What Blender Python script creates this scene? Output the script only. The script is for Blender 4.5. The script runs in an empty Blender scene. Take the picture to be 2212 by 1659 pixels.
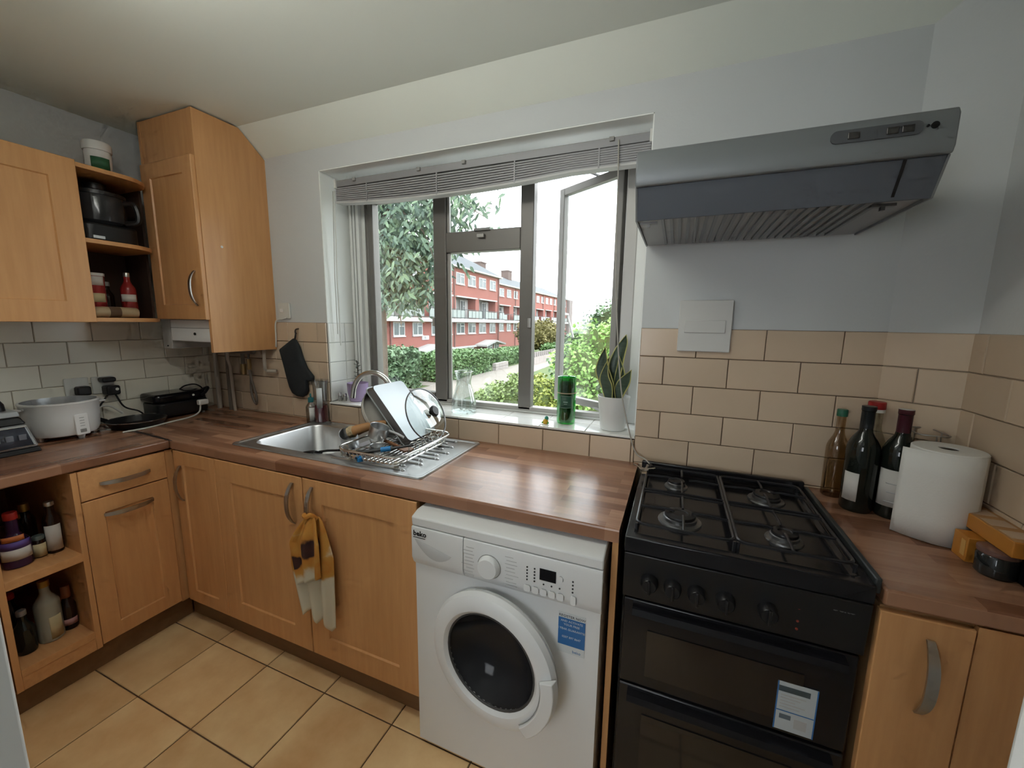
import bpy, math, random
from mathutils import Vector, Matrix, Quaternion
random.seed(7)
SC = bpy.context.scene
COL = SC.collection
PI = math.pi
# ------------------------------------------------------------------ camera
cam_d = bpy.data.cameras.new('camera'); cam = bpy.data.objects.new('camera', cam_d); COL.objects.link(cam)
CAM = Vector((2.655, -1.607, 1.450)); YAW, PITCH, ROLL, FPX = .3857, -.1508, .0137, 863.5
_F = Vector((-math.sin(YAW)*math.cos(PITCH), math.cos(YAW)*math.cos(PITCH), math.sin(PITCH)))
_R0 = Vector((math.cos(YAW), math.sin(YAW), 0)); _U0 = _R0.cross(_F)
_R = _R0*math.cos(ROLL) + _U0*math.sin(ROLL); _U = _U0*math.cos(ROLL) - _R0*math.sin(ROLL)
cam.matrix_world = Matrix(((_R.x, _U.x, -_F.x, CAM.x), (_R.y, _U.y, -_F.y, CAM.y), (_R.z, _U.z, -_F.z, CAM.z), (0, 0, 0, 1)))
cam_d.sensor_fit = 'HORIZONTAL'; cam_d.sensor_width = 36.0; cam_d.lens = 36.0*FPX/2212.0
cam_d.clip_start = .02; cam_d.clip_end = 600
SC.camera = cam
# ------------------------------------------------------------------ view + world
SC.view_settings.view_transform = 'Standard'; SC.view_settings.look = 'None'
SC.view_settings.exposure = 0.42; SC.view_settings.gamma = 1.0; SC.view_settings.use_curve_mapping = False
SC.cycles.max_bounces = 9; SC.cycles.diffuse_bounces = 5; SC.cycles.glossy_bounces = 4
SC.cycles.transparent_max_bounces = 14; SC.cycles.transmission_bounces = 6; SC.cycles.adaptive_threshold = .07; SC.cycles.adaptive_min_samples = 12
SC.cycles.sample_clamp_indirect = 6.0; SC.cycles.caustics_reflective = False; SC.cycles.caustics_refractive = False
SKY = 4.4
world = bpy.data.worlds.new('overcast_sky'); SC.world = world; world.use_nodes = True
wn, wl = world.node_tree.nodes, world.node_tree.links
wn.clear()
_o = wn.new('ShaderNodeOutputWorld'); _b = wn.new('ShaderNodeBackground'); _tc = wn.new('ShaderNodeTexCoord')
_mp = wn.new('ShaderNodeMapping'); _mp.inputs['Scale'].default_value = (2.0, 2.0, 9.0)
_nz = wn.new('ShaderNodeTexNoise'); _nz.inputs['Scale'].default_value = 1.6; _nz.inputs['Detail'].default_value = 6
_cr = wn.new('ShaderNodeValToRGB')
_cr.color_ramp.elements[0].position = .36; _cr.color_ramp.elements[0].color = (.72, .83, .92, 1)
_cr.color_ramp.elements[1].position = .60; _cr.color_ramp.elements[1].color = (1, 1, 1, 1)
wl.new(_tc.outputs['Generated'], _mp.inputs['Vector']); wl.new(_mp.outputs['Vector'], _nz.inputs['Vector'])
wl.new(_nz.outputs['Fac'], _cr.inputs['Fac']); wl.new(_cr.outputs['Color'], _b.inputs['Color'])
_b.inputs['Strength'].default_value = SKY
wl.new(_b.outputs['Background'], _o.inputs['Surface'])

# ------------------------------------------------------------------ helpers
OFF = {}
class MB:
    """collects geometry in world (or thing-local) coordinates and links it as one mesh object"""
    def __init__(s): s.v = []; s.f = []; s.m = []; s.cur = 0
    def add(s, vs, fs):
        b = len(s.v); s.v += [tuple(p) for p in vs]
        for f in fs: s.f.append(tuple(i+b for i in f)); s.m.append(s.cur)
        return s
    def mat(s, i): s.cur = i; return s
    def box(s, x0, y0, z0, x1, y1, z1):
        x0, x1 = sorted((x0, x1)); y0, y1 = sorted((y0, y1)); z0, z1 = sorted((z0, z1))
        return s.add([(x0,y0,z0),(x1,y0,z0),(x1,y1,z0),(x0,y1,z0),(x0,y0,z1),(x1,y0,z1),(x1,y1,z1),(x0,y1,z1)],
                     [(0,3,2,1),(4,5,6,7),(0,1,5,4),(1,2,6,5),(2,3,7,6),(3,0,4,7)])
    def prism(s, poly, lo, hi, axis='z'):
        """poly of 2-D points extruded along axis: z:(x,y) y:(x,z) x:(y,z)"""
        n = len(poly)
        P = {'z': lambda a, b, h: (a, b, h), 'y': lambda a, b, h: (a, h, b), 'x': lambda a, b, h: (h, a, b)}[axis]
        vs = [P(a, b, lo) for a, b in poly] + [P(a, b, hi) for a, b in poly]
        ar = sum(poly[i][0]*poly[(i+1) % n][1] - poly[(i+1) % n][0]*poly[i][1] for i in range(n))
        if axis == 'y': ar = -ar
        if hi < lo: ar = -ar
        fs = [tuple(range(n))[::-1], tuple(range(n, 2*n))] + [(i, (i+1) % n, (i+1) % n+n, i+n) for i in range(n)]
        if ar < 0: fs = [f[::-1] for f in fs]
        return s.add(vs, fs)
    def ring(s, pts_list, closed_loop=True, cap0=True, cap1=True):
        """skin successive rings of equal point count"""
        n = len(pts_list[0]); vs = [p for r in pts_list for p in r]; fs = []
        for k in range(len(pts_list)-1):
            a, b = k*n, (k+1)*n
            for i in range(n if closed_loop else n-1):
                j = (i+1) % n; fs.append((a+i, a+j, b+j, b+i))
        if cap0: fs.append(tuple(range(n))[::-1])
        if cap1: fs.append(tuple(range((len(pts_list)-1)*n, len(pts_list)*n)))
        return s.add(vs, fs)
    def lathe(s, prof, c=(0,0,0), n=28, axis='z', cap0=True, cap1=True):
        rings = []
        for r, h in prof:
            ring = []
            for i in range(n):
                a = 2*PI*i/n; x, y = r*math.cos(a), r*math.sin(a)
                p = {'z': (x, y, h), 'y': (x, h, -y), 'x': (h, x, y)}[axis]
                ring.append((c[0]+p[0], c[1]+p[1], c[2]+p[2]))
            rings.append(ring)
        return s.ring(rings, True, cap0, cap1)
    def tube(s, path, r, n=8, closed=False, r1=None):
        path = [Vector(p) for p in path]; m = len(path); rings = []
        up = None
        for k in range(m):
            if closed: t = path[(k+1) % m]-path[k-1]
            else: t = path[min(k+1, m-1)]-path[max(k-1, 0)]
            t = t.normalized() if t.length > 1e-9 else Vector((0,0,1))
            if up is None:
                up = Vector((0,0,1)) if abs(t.z) < .9 else Vector((1,0,0))
            a = up-t*up.dot(t)
            if a.length < 1e-6: a = Vector((1,0,0))-t*t.x
            a.normalize(); b = t.cross(a); up = a
            rr = r if r1 is None else r+(r1-r)*k/(m-1)
            rings.append([path[k]+a*rr*math.cos(2*PI*i/n)+b*rr*math.sin(2*PI*i/n) for i in range(n)])
        if closed: rings.append(rings[0]); return s.ring(rings, True, False, False)
        return s.ring(rings)
    def cyl(s, p0, p1, r, n=16, r1=None): return s.tube([p0, p1], r, n, False, r1)
    def grid(s, fn, nu, nv, flip=False):
        vs = [fn(i/nu, j/nv) for j in range(nv+1) for i in range(nu+1)]; fs = []
        for j in range(nv):
            for i in range(nu):
                a = j*(nu+1)+i; f = (a, a+1, a+nu+2, a+nu+1); fs.append(f[::-1] if flip else f)
        return s.add(vs, fs)
    def xform(s, M, start=0):
        s.v[start:] = [tuple(M @ Vector(p)) for p in s.v[start:]]; return s
    def build(s, name, mats, parent=None, bevel=0, local=False, smooth=True, ang=35, sub=0, seg=2, solid=0, origin=None):
        if not isinstance(mats, (list, tuple)): mats = [mats]
        me = bpy.data.meshes.new(name)
        if parent is not None:
            off = Vector((0,0,0)) if local else OFF.get(parent.name, Vector((0,0,0)))
        elif origin is not None: off = Vector(origin)
        elif local: off = Vector((0,0,0))
        else:
            xs = [p[0] for p in s.v]; ys = [p[1] for p in s.v]
            off = Vector(((min(xs)+max(xs))/2, (min(ys)+max(ys))/2, min(p[2] for p in s.v)))
        me.from_pydata([(p[0]-off.x, p[1]-off.y, p[2]-off.z) for p in s.v], [], s.f)
        for m in mats: me.materials.append(m)
        if len(mats) > 1: me.polygons.foreach_set('material_index', s.m)
        if smooth:
            me.polygons.foreach_set('use_smooth', [True]*len(me.polygons))
            try: me.set_sharp_from_angle(angle=math.radians(ang))
            except Exception: pass
        me.update()
        o = bpy.data.objects.new(name, me); COL.objects.link(o)
        if parent is not None: o.parent = parent
        else: o.location = off
        OFF[o.name] = off
        if solid:
            md = o.modifiers.new('thickness', 'SOLIDIFY'); md.thickness = solid; md.offset = 0
        if bevel:
            md = o.modifiers.new('soft_edges', 'BEVEL'); md.width = bevel; md.segments = seg; md.limit_method = 'ANGLE'; md.angle_limit = math.radians(40)
        if sub:
            md = o.modifiers.new('smooth', 'SUBSURF'); md.levels = sub; md.render_levels = sub
        return o
def tag(o, label, cat, group=None):
    o['label'] = label; o['category'] = cat
    if group: o['group'] = group
    return o
def struct(o, label=None):
    o['kind'] = 'structure'
    if label: o['label'] = label
    return o
def thing(name, loc, label, cat, group=None, rz=0):
    o = bpy.data.objects.new(name, None); COL.objects.link(o); o.location = loc; o.rotation_euler = (0, 0, rz)
    o.empty_display_size = .05
    OFF[o.name] = Vector(loc)
    return tag(o, label, cat, group)
def arc(cx, cy, r, a0, a1, n): return [(cx+r*math.cos(math.radians(a0+(a1-a0)*i/n)), cy+r*math.sin(math.radians(a0+(a1-a0)*i/n))) for i in range(n+1)]
def rrect(x0, y0, x1, y1, r, n=5):
    return arc(x1-r, y0+r, r, -90, 0, n)+arc(x1-r, y1-r, r, 0, 90, n)+arc(x0+r, y1-r, r, 90, 180, n)+arc(x0+r, y0+r, r, 180, 270, n)
def bez(pts, n=24):
    """Catmull-Rom through the points"""
    P = [Vector(p) for p in pts]; P = [P[0]*2-P[1]]+P+[P[-1]*2-P[-2]]; out = []
    seg = len(P)-3; per = max(2, n//seg)
    for k in range(seg):
        a, b, c, d = P[k:k+4]
        for i in range(per):
            t = i/per
            out.append(.5*((2*b)+(c-a)*t+(2*a-5*b+4*c-d)*t*t+(3*b-a-3*c+d)*t**3))
    out.append(P[-2]); return out
# ------------------------------------------------------------------ materials
MATS = {}
def srgb(r, g, b):
    f = lambda c: (c/255/12.92) if c/255 <= .04045 else ((c/255+.055)/1.055)**2.4
    return (f(r), f(g), f(b), 1)
def M(name, col=(.8,.8,.8), rough=.5, metal=0.0, spec=.5, noise=0, nscale=8, stretch=(1,1,1), col2=None, bump=0, bscale=60, emit=None, es=1, trans=0, coat=0, rand=0, alpha=1, ior=1.45):
    """plain procedural surface: base colour, optional noise towards col2, optional fine bump, optional per-object variation"""
    if name in MATS: return MATS[name]
    m = bpy.data.materials.new(name); m.use_nodes = True; MATS[name] = m
    nt = m.node_tree; n, l = nt.nodes, nt.links
    b = n['Principled BSDF']
    c = tuple(col)[:3]+(1,)
    b.inputs['Base Color'].default_value = c; b.inputs['Roughness'].default_value = rough; b.inputs['Metallic'].default_value = metal
    b.inputs['Specular IOR Level'].default_value = spec; b.inputs['IOR'].default_value = ior
    if trans: b.inputs['Transmission Weight'].default_value = trans
    if coat: b.inputs['Coat Weight'].default_value = coat; b.inputs['Coat Roughness'].default_value = .08
    if alpha < 1: b.inputs['Alpha'].default_value = alpha
    if emit: b.inputs['Emission Color'].default_value = tuple(emit)[:3]+(1,); b.inputs['Emission Strength'].default_value = es
    src = None
    if noise or bump:
        tc = n.new('ShaderNodeTexCoord'); mp = n.new('ShaderNodeMapping'); mp.inputs['Scale'].default_value = stretch
        l.new(tc.outputs['Object'], mp.inputs['Vector'])
        if rand:
            oi = n.new('ShaderNodeObjectInfo'); ad = n.new('ShaderNodeVectorMath'); ad.operation = 'ADD'
            sc = n.new('ShaderNodeVectorMath'); sc.operation = 'SCALE'; sc.inputs[0].default_value = (7.1, 3.3, 5.7)
            l.new(oi.outputs['Random'], sc.inputs['Scale']); l.new(tc.outputs['Object'], ad.inputs[0]); l.new(sc.outputs['Vector'], ad.inputs[1])
            l.new(ad.outputs['Vector'], mp.inputs['Vector'])
    if noise:
        nz = n.new('ShaderNodeTexNoise'); nz.inputs['Scale'].default_value = nscale; nz.inputs['Detail'].default_value = 5; nz.inputs['Roughness'].default_value = .6
        l.new(mp.outputs['Vector'], nz.inputs['Vector'])
        cr = n.new('ShaderNodeValToRGB'); cr.color_ramp.elements[0].position = .5-noise/2; cr.color_ramp.elements[1].position = .5+noise/2
        cr.color_ramp.elements[0].color = c; cr.color_ramp.elements[1].color = tuple(col2)[:3]+(1,)
        l.new(nz.outputs['Fac'], cr.inputs['Fac']); src = cr.outputs['Color']
    if rand:
        oi2 = n.new('ShaderNodeObjectInfo'); hs = n.new('ShaderNodeHueSaturation')
        mr = n.new('ShaderNodeMapRange'); mr.inputs['To Min'].default_value = 1-rand; mr.inputs['To Max'].default_value = 1+rand
        l.new(oi2.outputs['Random'], mr.inputs['Value']); l.new(mr.outputs['Result'], hs.inputs['Value'])
        if src: l.new(src, hs.inputs['Color'])
        else: hs.inputs['Color'].default_value = c
        src = hs.outputs['Color']
    if src: l.new(src, b.inputs['Base Color'])
    if bump:
        nb = n.new('ShaderNodeTexNoise'); nb.inputs['Scale'].default_value = bscale; nb.inputs['Detail'].default_value = 3
        l.new(mp.outputs['Vector'], nb.inputs['Vector'])
        bp = n.new('ShaderNodeBump'); bp.inputs['Strength'].default_value = bump; bp.inputs['Distance'].default_value = .004
        l.new(nb.outputs['Fac'], bp.inputs['Height']); l.new(bp.outputs['Normal'], b.inputs['Normal'])
    return m
def glass(name, tint=(1,1,1), gloss=.06, rough=.02, gtint=(1,1,1)):
    """thin clear sheet: see-through with a weak mirror-like reflection that grows at grazing angles"""
    if name in MATS: return MATS[name]
    m = bpy.data.materials.new(name); m.use_nodes = True; MATS[name] = m
    n, l = m.node_tree.nodes, m.node_tree.links; n.clear()
    o = n.new('ShaderNodeOutputMaterial'); t = n.new('ShaderNodeBsdfTransparent'); g = n.new('ShaderNodeBsdfGlossy'); x = n.new('ShaderNodeMixShader')
    t.inputs['Color'].default_value = tuple(tint)+(1,); g.inputs['Roughness'].default_value = rough; g.inputs['Color'].default_value = tuple(gtint)+(1,)
    lw = n.new('ShaderNodeLayerWeight'); lw.inputs['Blend'].default_value = .12
    mr = n.new('ShaderNodeMapRange'); mr.inputs['To Min'].default_value = gloss; mr.inputs['To Max'].default_value = .75
    l.new(lw.outputs['Facing'], mr.inputs['Value']); l.new(mr.outputs['Result'], x.inputs['Fac'])
    l.new(t.outputs[0], x.inputs[1]); l.new(g.outputs[0], x.inputs[2]); l.new(x.outputs[0], o.inputs['Surface'])
    return m
def staves(name, along='x', c1=(.20,.085,.045), c2=(.40,.21,.125), seed=0):
    """laminate worktop printed with wooden staves"""
    m = bpy.data.materials.new(name); m.use_nodes = True
    n, l = m.node_tree.nodes, m.node_tree.links; b = n['Principled BSDF']
    tc = n.new('ShaderNodeTexCoord'); mp = n.new('ShaderNodeMapping'); mp.inputs['Location'].default_value = (seed, seed*.7, 0)
    if along == 'y': mp.inputs['Rotation'].default_value = (0, 0, PI/2)
    l.new(tc.outputs['Object'], mp.inputs['Vector'])
    br = n.new('ShaderNodeTexBrick'); br.inputs['Scale'].default_value = 1; br.inputs['Brick Width'].default_value = .42; br.inputs['Row Height'].default_value = .042
    br.inputs['Mortar Size'].default_value = 0; br.inputs['Bias'].default_value = 0; br.offset = .37; br.squash = 1
    br.inputs['Color1'].default_value = tuple(c1)+(1,); br.inputs['Color2'].default_value = tuple(c2)+(1,)
    l.new(mp.outputs['Vector'], br.inputs['Vector'])
    m2 = n.new('ShaderNodeMapping'); m2.inputs['Scale'].default_value = (3, 42, 3); l.new(mp.outputs['Vector'], m2.inputs['Vector'])
    nz = n.new('ShaderNodeTexNoise'); nz.inputs['Scale'].default_value = 1.6; nz.inputs['Detail'].default_value = 6; l.new(m2.outputs['Vector'], nz.inputs['Vector'])
    mr = n.new('ShaderNodeMapRange'); mr.inputs['To Min'].default_value = .68; mr.inputs['To Max'].default_value = 1.32; l.new(nz.outputs['Fac'], mr.inputs['Value'])
    hs = n.new('ShaderNodeHueSaturation'); l.new(br.outputs['Color'], hs.inputs['Color']); l.new(mr.outputs['Result'], hs.inputs['Value'])
    l.new(hs.outputs['Color'], b.inputs['Base Color'])
    b.inputs['Roughness'].default_value = .26; b.inputs['Specular IOR Level'].default_value = .6
    nb = n.new('ShaderNodeTexNoise'); nb.inputs['Scale'].default_value = 55; l.new(tc.outputs['Object'], nb.inputs['Vector'])
    bp = n.new('ShaderNodeBump'); bp.inputs['Strength'].default_value = .10; bp.inputs['Distance'].default_value = .003
    l.new(nb.outputs['Fac'], bp.inputs['Height']); l.new(bp.outputs['Normal'], b.inputs['Normal'])
    return m
PAINT = M('wall_paint', (.58,.60,.605), .75, bump=.12, bscale=90)
PAINTW = M('reveal_paint', (.88,.90,.88), .6)
CEIL = M('ceiling_paint', (.79,.825,.755), .8, bump=.08, bscale=50)
TILE = M('cream_tile', (.55,.425,.31), .22, noise=.5, nscale=3, col2=(.61,.48,.355), rand=.06)
TILEL = M('cream_gloss_tile', (.76,.73,.63), .18, spec=1.0, noise=.5, nscale=3, col2=(.82,.79,.69), rand=.05)
TILEW = M('white_sill_tile', (.80,.80,.77), .12, rand=.03)
GROUT = M('tile_grout', (.10,.07,.05), .9)
GROUTL = M('pale_grout', (.42,.36,.28), .9)
FLOORT = M('floor_tile_stone', (.70,.42,.195), .42, noise=.40, nscale=4, col2=(.90,.66,.36), rand=.08, bump=.1, bscale=30)
FGROUT = M('floor_grout', (.13,.075,.04), .9)
BEECH = M('beech_veneer_vertical', (.57,.285,.115), .33, noise=.5, nscale=5, stretch=(9,9,.7), col2=(.67,.36,.155))
BEECHH = M('beech_veneer_horizontal', (.57,.285,.115), .42, noise=.5, nscale=5, stretch=(.7,9,9), col2=(.67,.36,.155))
BEECHI = M('cabinet_interior', (.36,.20,.09), .6)
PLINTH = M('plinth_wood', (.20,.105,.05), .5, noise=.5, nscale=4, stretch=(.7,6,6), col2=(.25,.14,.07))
STEEL = M('brushed_steel', (.66,.67,.68), .36, 1.0, noise=.6, nscale=6, col2=(.52,.52,.52))
CHROME = M('chrome', (.75,.75,.75), .08, 1.0)
SATIN = M('satin_metal', (.50,.49,.47), .32, 1.0)
DARKST = M('dark_steel', (.16,.155,.15), .3, .9)
WHITEP = M('white_plastic', (.74,.745,.74), .38)
OFFW = M('off_white_plastic', (.62,.63,.60), .4)
GREYP = M('grey_plastic', (.28,.28,.27), .5)
BLACK = M('black_plastic', (.012,.012,.013), .35)
BLACKG = M('black_gloss', (.006,.006,.008), .08)
BLACKM = M('black_enamel', (.010,.010,.012), .22)
WHITEPT = M('white_paint_gloss', (.78,.79,.78), .35)
# ================================================================== SETTING
LAMPC, LAMPS = (1.0,.985,.93), 10.0
HWX0, HWX1, HWZ0, HWZ1 = 1.40, 2.40, .95, 2.00
ZC, ZW, XR = 2.40, .91, 3.415          # ceiling, worktop top, right wall
WX0, WX1, WZ0, WZ1, WY = .943, 2.531, 1.015, 2.192, .20   # window opening, frame plane
DX0, DX1, FY0, FY1 = 1.955, 2.770, -1.459, -1.545  # doorway in the wall the camera looks through
FX, FYc = 3.265, -.115                # where the back wall turns, and depth of the splayed corner
floor = struct(MB().box(-.1, FY1, -.06, XR+.1, .05, -.004).build('floor', FGROUT), 'floor of sandy square tiles')
ceil = struct(MB().prism([(FY1, ZC), (-.130, ZC), (0, 2.295), (.1, 2.295), (.1, 2.55), (FY1, 2.55)], -.1, XR+.1, 'x').build('ceiling', CEIL, smooth=False))
XL = -.05
wl_ = struct(MB().box(XL-.1, FY1, 0, XL, .1, ZC+.05).build('wall_left', PAINT))
wb = MB()
wb.box(-.1, 0, -2.9, WX0, WY+.12, 2.5).box(WX1, 0, -2.9, FX+.3, WY+.12, 2.5).box(WX0, 0, -2.9, WX1, WY+.12, WZ0-.012).box(WX0, 0, WZ1, WX1, WY+.12, 2.5)
wall_back = struct(wb.build('wall_back', PAINT, smooth=False))
wall_cnr = struct(MB().prism([(FX, 0), (XR, FYc), (XR+.1, FYc), (XR+.1, .1), (FX, .1)], 0, ZC+.05, 'z').build('wall_corner', PAINT, smooth=False))
wall_right = struct(MB().box(XR, FY1, 0, XR+.1, FYc, ZC+.05).build('wall_right', PAINT))
wf = MB().box(-.1, FY1, 0, DX0, FY0, ZC+.05).box(DX1, FY1, 0, XR+.1, FY0, ZC+.05).box(DX0, FY1, 2.03, DX1, FY0, ZC+.05)
wall_front = struct(wf.build('wall_front', PAINT, smooth=False))
for k, x in enumerate((DX0, DX1)):
    s = 1 if k == 0 else -1
    d = MB().prism([(x, FY1-.006), (x+s*.008, FY1-.006), (x+s*.008, FY0+.014), (x-s*.05, FY0+.014), (x-s*.05, FY0), (x, FY0)], 0, 2.03, 'z')
    struct(d.build('trim_%d' % (k+1), WHITEPT, bevel=.003))
# hall the camera stands in; its unseen window opening is added for fill light
HX0, HX1, HY = 1.35, 3.65, -3.3
struct(MB().box(HX0, HY, -.06, HX1, FY1, -.002).build('floor_hall', M('hall_carpet', (.16,.14,.12), .95)))
struct(MB().box(HX0, HY, ZC, HX1, FY1, ZC+.1).build('ceiling_hall', CEIL))
hw = MB().box(HX0-.1, HY-.1, 0, HX0, FY1, ZC+.1).box(HX1, HY-.1, 0, HX1+.1, FY1, ZC+.1)
hw.box(HX0, HY-.1, 0, HX1, HY, HWZ0).box(HX0, HY-.1, HWZ1, HX1, HY, ZC+.1).box(HX0, HY-.1, HWZ0, HWX0, HY, HWZ1).box(HWX1, HY-.1, HWZ0, HX1, HY, HWZ1)
struct(hw.build('wall_hall', PAINT, smooth=False))
# added unseen fluorescent tube below the ceiling, to brighten floor and ceiling
LX0, LX1, LY, LZ = 1.15, 2.25, -1.13, ZC-.11
lamp = thing('fill_strip_light', ((LX0+LX1)/2, LY, LZ-.05), 'added unseen fluorescent fill light under the kitchen ceiling', 'lamp')
MB().cyl((LX0, LY, LZ), (LX1, LY, LZ), .045, 20).build('diffuser', M('fill_lamp_glow', (.9,.9,.9), .5, emit=LAMPC, es=LAMPS), lamp)
for x in (LX0-.03, LX1): MB().cyl((x, LY, LZ), (x+.03, LY, LZ), .05, 16).build('end_cap', WHITEP, lamp); MB().cyl((x+.015, LY, LZ+.045), (x+.015, LY, ZC), .012, 10).build('stem', WHITEP, lamp)
# white lining of the window reveal
rv = MB().box(WX0, .001, 1.439, WX0+.004, WY+.1, WZ1).box(WX1-.004, .001, WZ0, WX1, WY+.1, WZ1).box(WX0, .001, WZ1-.004, WX1, WY+.1, WZ1)
struct(rv.build('trim_3', PAINTW, smooth=False))

def tile_at(parent, name, mat, o, u, v, w, h, nrm, t=.007, gap=.0024, cache={}):
    """one raised tile; o = lower left corner, u/v unit vectors along width and height, nrm into the room"""
    key = (round(w, 4), round(h, 4), mat.name, tuple(round(a, 3) for a in u), tuple(round(a, 3) for a in v))
    u, v, nrm = Vector(u), Vector(v), Vector(nrm)
    if key not in cache:
        g, b = gap/2, .0022
        P = lambda a, c, d: tuple(u*a+v*c+nrm*d)
        rings = [[P(g, g, 0), P(w-g, g, 0), P(w-g, h-g, 0), P(g, h-g, 0)],
                 [P(g, g, t-b), P(w-g, g, t-b), P(w-g, h-g, t-b), P(g, h-g, t-b)],
                 [P(g+b, g+b, t), P(w-g-b, g+b, t), P(w-g-b, h-g-b, t), P(g+b, h-g-b, t)]]
        mb = MB().ring(rings, True, False, True)
        if u.cross(v).dot(nrm) < 0: mb.f = [f[::-1] for f in mb.f]
        o0 = mb.build(name, mat, parent, local=True, smooth=False)
        cache[key] = o0.data; ob = o0
    else:
        ob = bpy.data.objects.new(name, cache[key]); COL.objects.link(ob); ob.parent = parent
    ob.location = Vector(o)-OFF[parent.name]
    return ob
def tiling(parent, mat, org, u, length, nrm, zs, tl, phase, holes=()):
    """running-bond tiles along u between 0 and length; phase(row) = offset of first joint"""
    for r in range(len(zs)-1):
        z1, z0 = zs[r], zs[r+1]
        js = [0.0]; x = phase(r) % tl
        while x < length-.004:
            if x > .004: js.append(x)
            x += tl
        js.append(length)
        for a, b in zip(js[:-1], js[1:]):
            segs = [(a, b)]
            for (h0, h1, hz0, hz1) in holes:
                if min(z1, hz1)-max(z0, hz0) < .01: continue
                ns = []
                for (p, q) in segs:
                    if q <= h0 or p >= h1: ns.append((p, q)); continue
                    if h0-p > .006: ns.append((p, h0))
                    if q-h1 > .006: ns.append((h1, q))
                segs = ns
            for (p, q) in segs:
                if q-p > .006:
                    tile_at(parent, 'tile', mat, Vector(org)+Vector(u)*p+Vector((0, 0, z0)), u, (0, 0, 1), q-p, z1-z0, nrm)
TP, TL, ZT = .1053, .2147, 1.439
ZS = [ZT-k*TP for k in range(6)]+[.80]
grm = MB().box(WX1, -.0035, .80, FX, 0, ZT).box(XL, -.0035, .80, WX0, 0, ZT).box(WX0, -.0035, .80, WX1, 0, WZ0-.012)
grm.build('grout', GROUT, wall_back, smooth=False)
ph = lambda r: (2.6186-WX1+(TL/2 if r % 2 == 0 else 0))
tiling(wall_back, TILE, (WX1, -.003, 0), (1, 0, 0), FX-WX1, (0, -1, 0), ZS, TL, ph)
tiling(wall_back, TILE, (XL, -.003, 0), (1, 0, 0), WX0-XL, (0, -1, 0), ZS, TL, lambda r: .07+(TL/2 if r % 2 else 0))
for a, b in zip([WX0, 1.14, 1.345, 1.55, 1.738, 1.944, 2.152, 2.355, 2.519], [1.14, 1.345, 1.55, 1.738, 1.944, 2.152, 2.355, 2.519, WX1]):
    tile_at(wall_back, 'tile', TILE, (a, -.003, .905), (1, 0, 0), (0, 0, 1), b-a, WZ0-.014-.905, (0, -1, 0))
# white sill tiles and tiled left reveal
MB().box(WX0, 0, WZ0-.012, WX1, WY+.06, WZ0-.007).build('sill_bed', PAINTW, wall_back, smooth=False)
n = 8
for i in range(n):
    w = (WX1-WX0)/n
    tile_at(wall_back, 'sill_tile', TILEW, (WX0+i*w, -.012, WZ0-.008), (1, 0, 0), (0, 1, 0), w, .125, (0, 0, 1), t=.008, gap=.0015)
    tile_at(wall_back, 'sill_tile', TILEW, (WX0+i*w, .113, WZ0-.008), (1, 0, 0), (0, 1, 0), w, .125, (0, 0, 1), t=.008, gap=.0015)
for r in range(4):
    z0 = ZT-(r+1)*TP
    for a, b in ((.0, .115), (.115, .24)):
        tile_at(wall_back, 'reveal_tile', TILEW, (WX0, b, z0), (0, -1, 0), (0, 0, 1), b-a, TP, (1, 0, 0))
    MB() 
# splayed corner and right wall
fu = (Vector((XR, FYc, 0))-Vector((FX, 0, 0))); fl = fu.length; fu.normalize(); fn = Vector((fu.y, -fu.x, 0))
MB().prism([(FX, -.0005), (XR, FYc-.0005), (XR, FYc-.0035), (FX, -.0035)], .80, ZT, 'z').build('grout', GROUTL, wall_cnr, smooth=False)
tiling(wall_cnr, TILE, Vector((FX, 0, 0))+fn*.0035, fu, fl, fn, ZS, TL, lambda r: (.0 if r % 2 == 0 else .085))
MB().box(XR-.0035, FY0, .80, XR, FYc, ZT).build('grout', GROUTL, wall_right, smooth=False)
tiling(wall_right, TILE, (XR-.003, FYc, 0), (0, -1, 0), FYc-FY0, (-1, 0, 0), ZS, TL, lambda r: (.06 if r % 2 == 0 else .06+TL/2))
# left wall: glossy cream tiles
MB().box(XL, FY0, .80, XL+.0035, 0, 1.545).build('grout', GROUTL, wall_left := wl_, smooth=False)
ZSL = [1.439+.1053-k*TP for k in range(7)]+[.80]
tiling(wall_left, TILEL, (XL+.003, FY0, 0), (0, 1, 0), -FY0, (1, 0, 0), ZSL, .197, lambda r: (-.344-FY0 if r % 2 == 1 else -.438-FY0))
# floor tiles
xl = [-.1+.0]; xl = [.493+.325*k for k in range(-1, 10)]; yl = [-.605+.292*k for k in range(-3, 3)]
for i in range(len(xl)-1):
    for j in range(len(yl)-1):
        x0, x1, y0, y1 = max(xl[i], .40), min(xl[i+1], XR), max(yl[j], FY0-.1), min(yl[j+1], -.30)
        if x1-x0 < .02 or y1-y0 < .02: continue
        tile_at(floor, 'floor_tile', FLOORT, (x0, y0, -.004), (1, 0, 0), (0, 1, 0), x1-x0, y1-y0, (0, 0, 1), t=.004, gap=.005)
# socket-less blank access panel painted white on the tiles
# ------------------------------------------------------------------ window
GLASS = glass('window_glass', (.97,.985,.98))
FRAME = M('aluminium_frame', (.17,.16,.147), .42, .25)
FRAMEL = M('aluminium_frame_light', (.38,.37,.35), .4, .3)
UPVC = M('white_window_trim', (.70,.71,.69), .45)
win = struct(bpy.data.objects.new('window_1', None), 'white and grey metal window with an open right casement'); COL.objects.link(win)
win.location = (WX0, WY, WZ0); OFF[win.name] = Vector(win.location)
y0, y1 = WY, WY+.05
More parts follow.
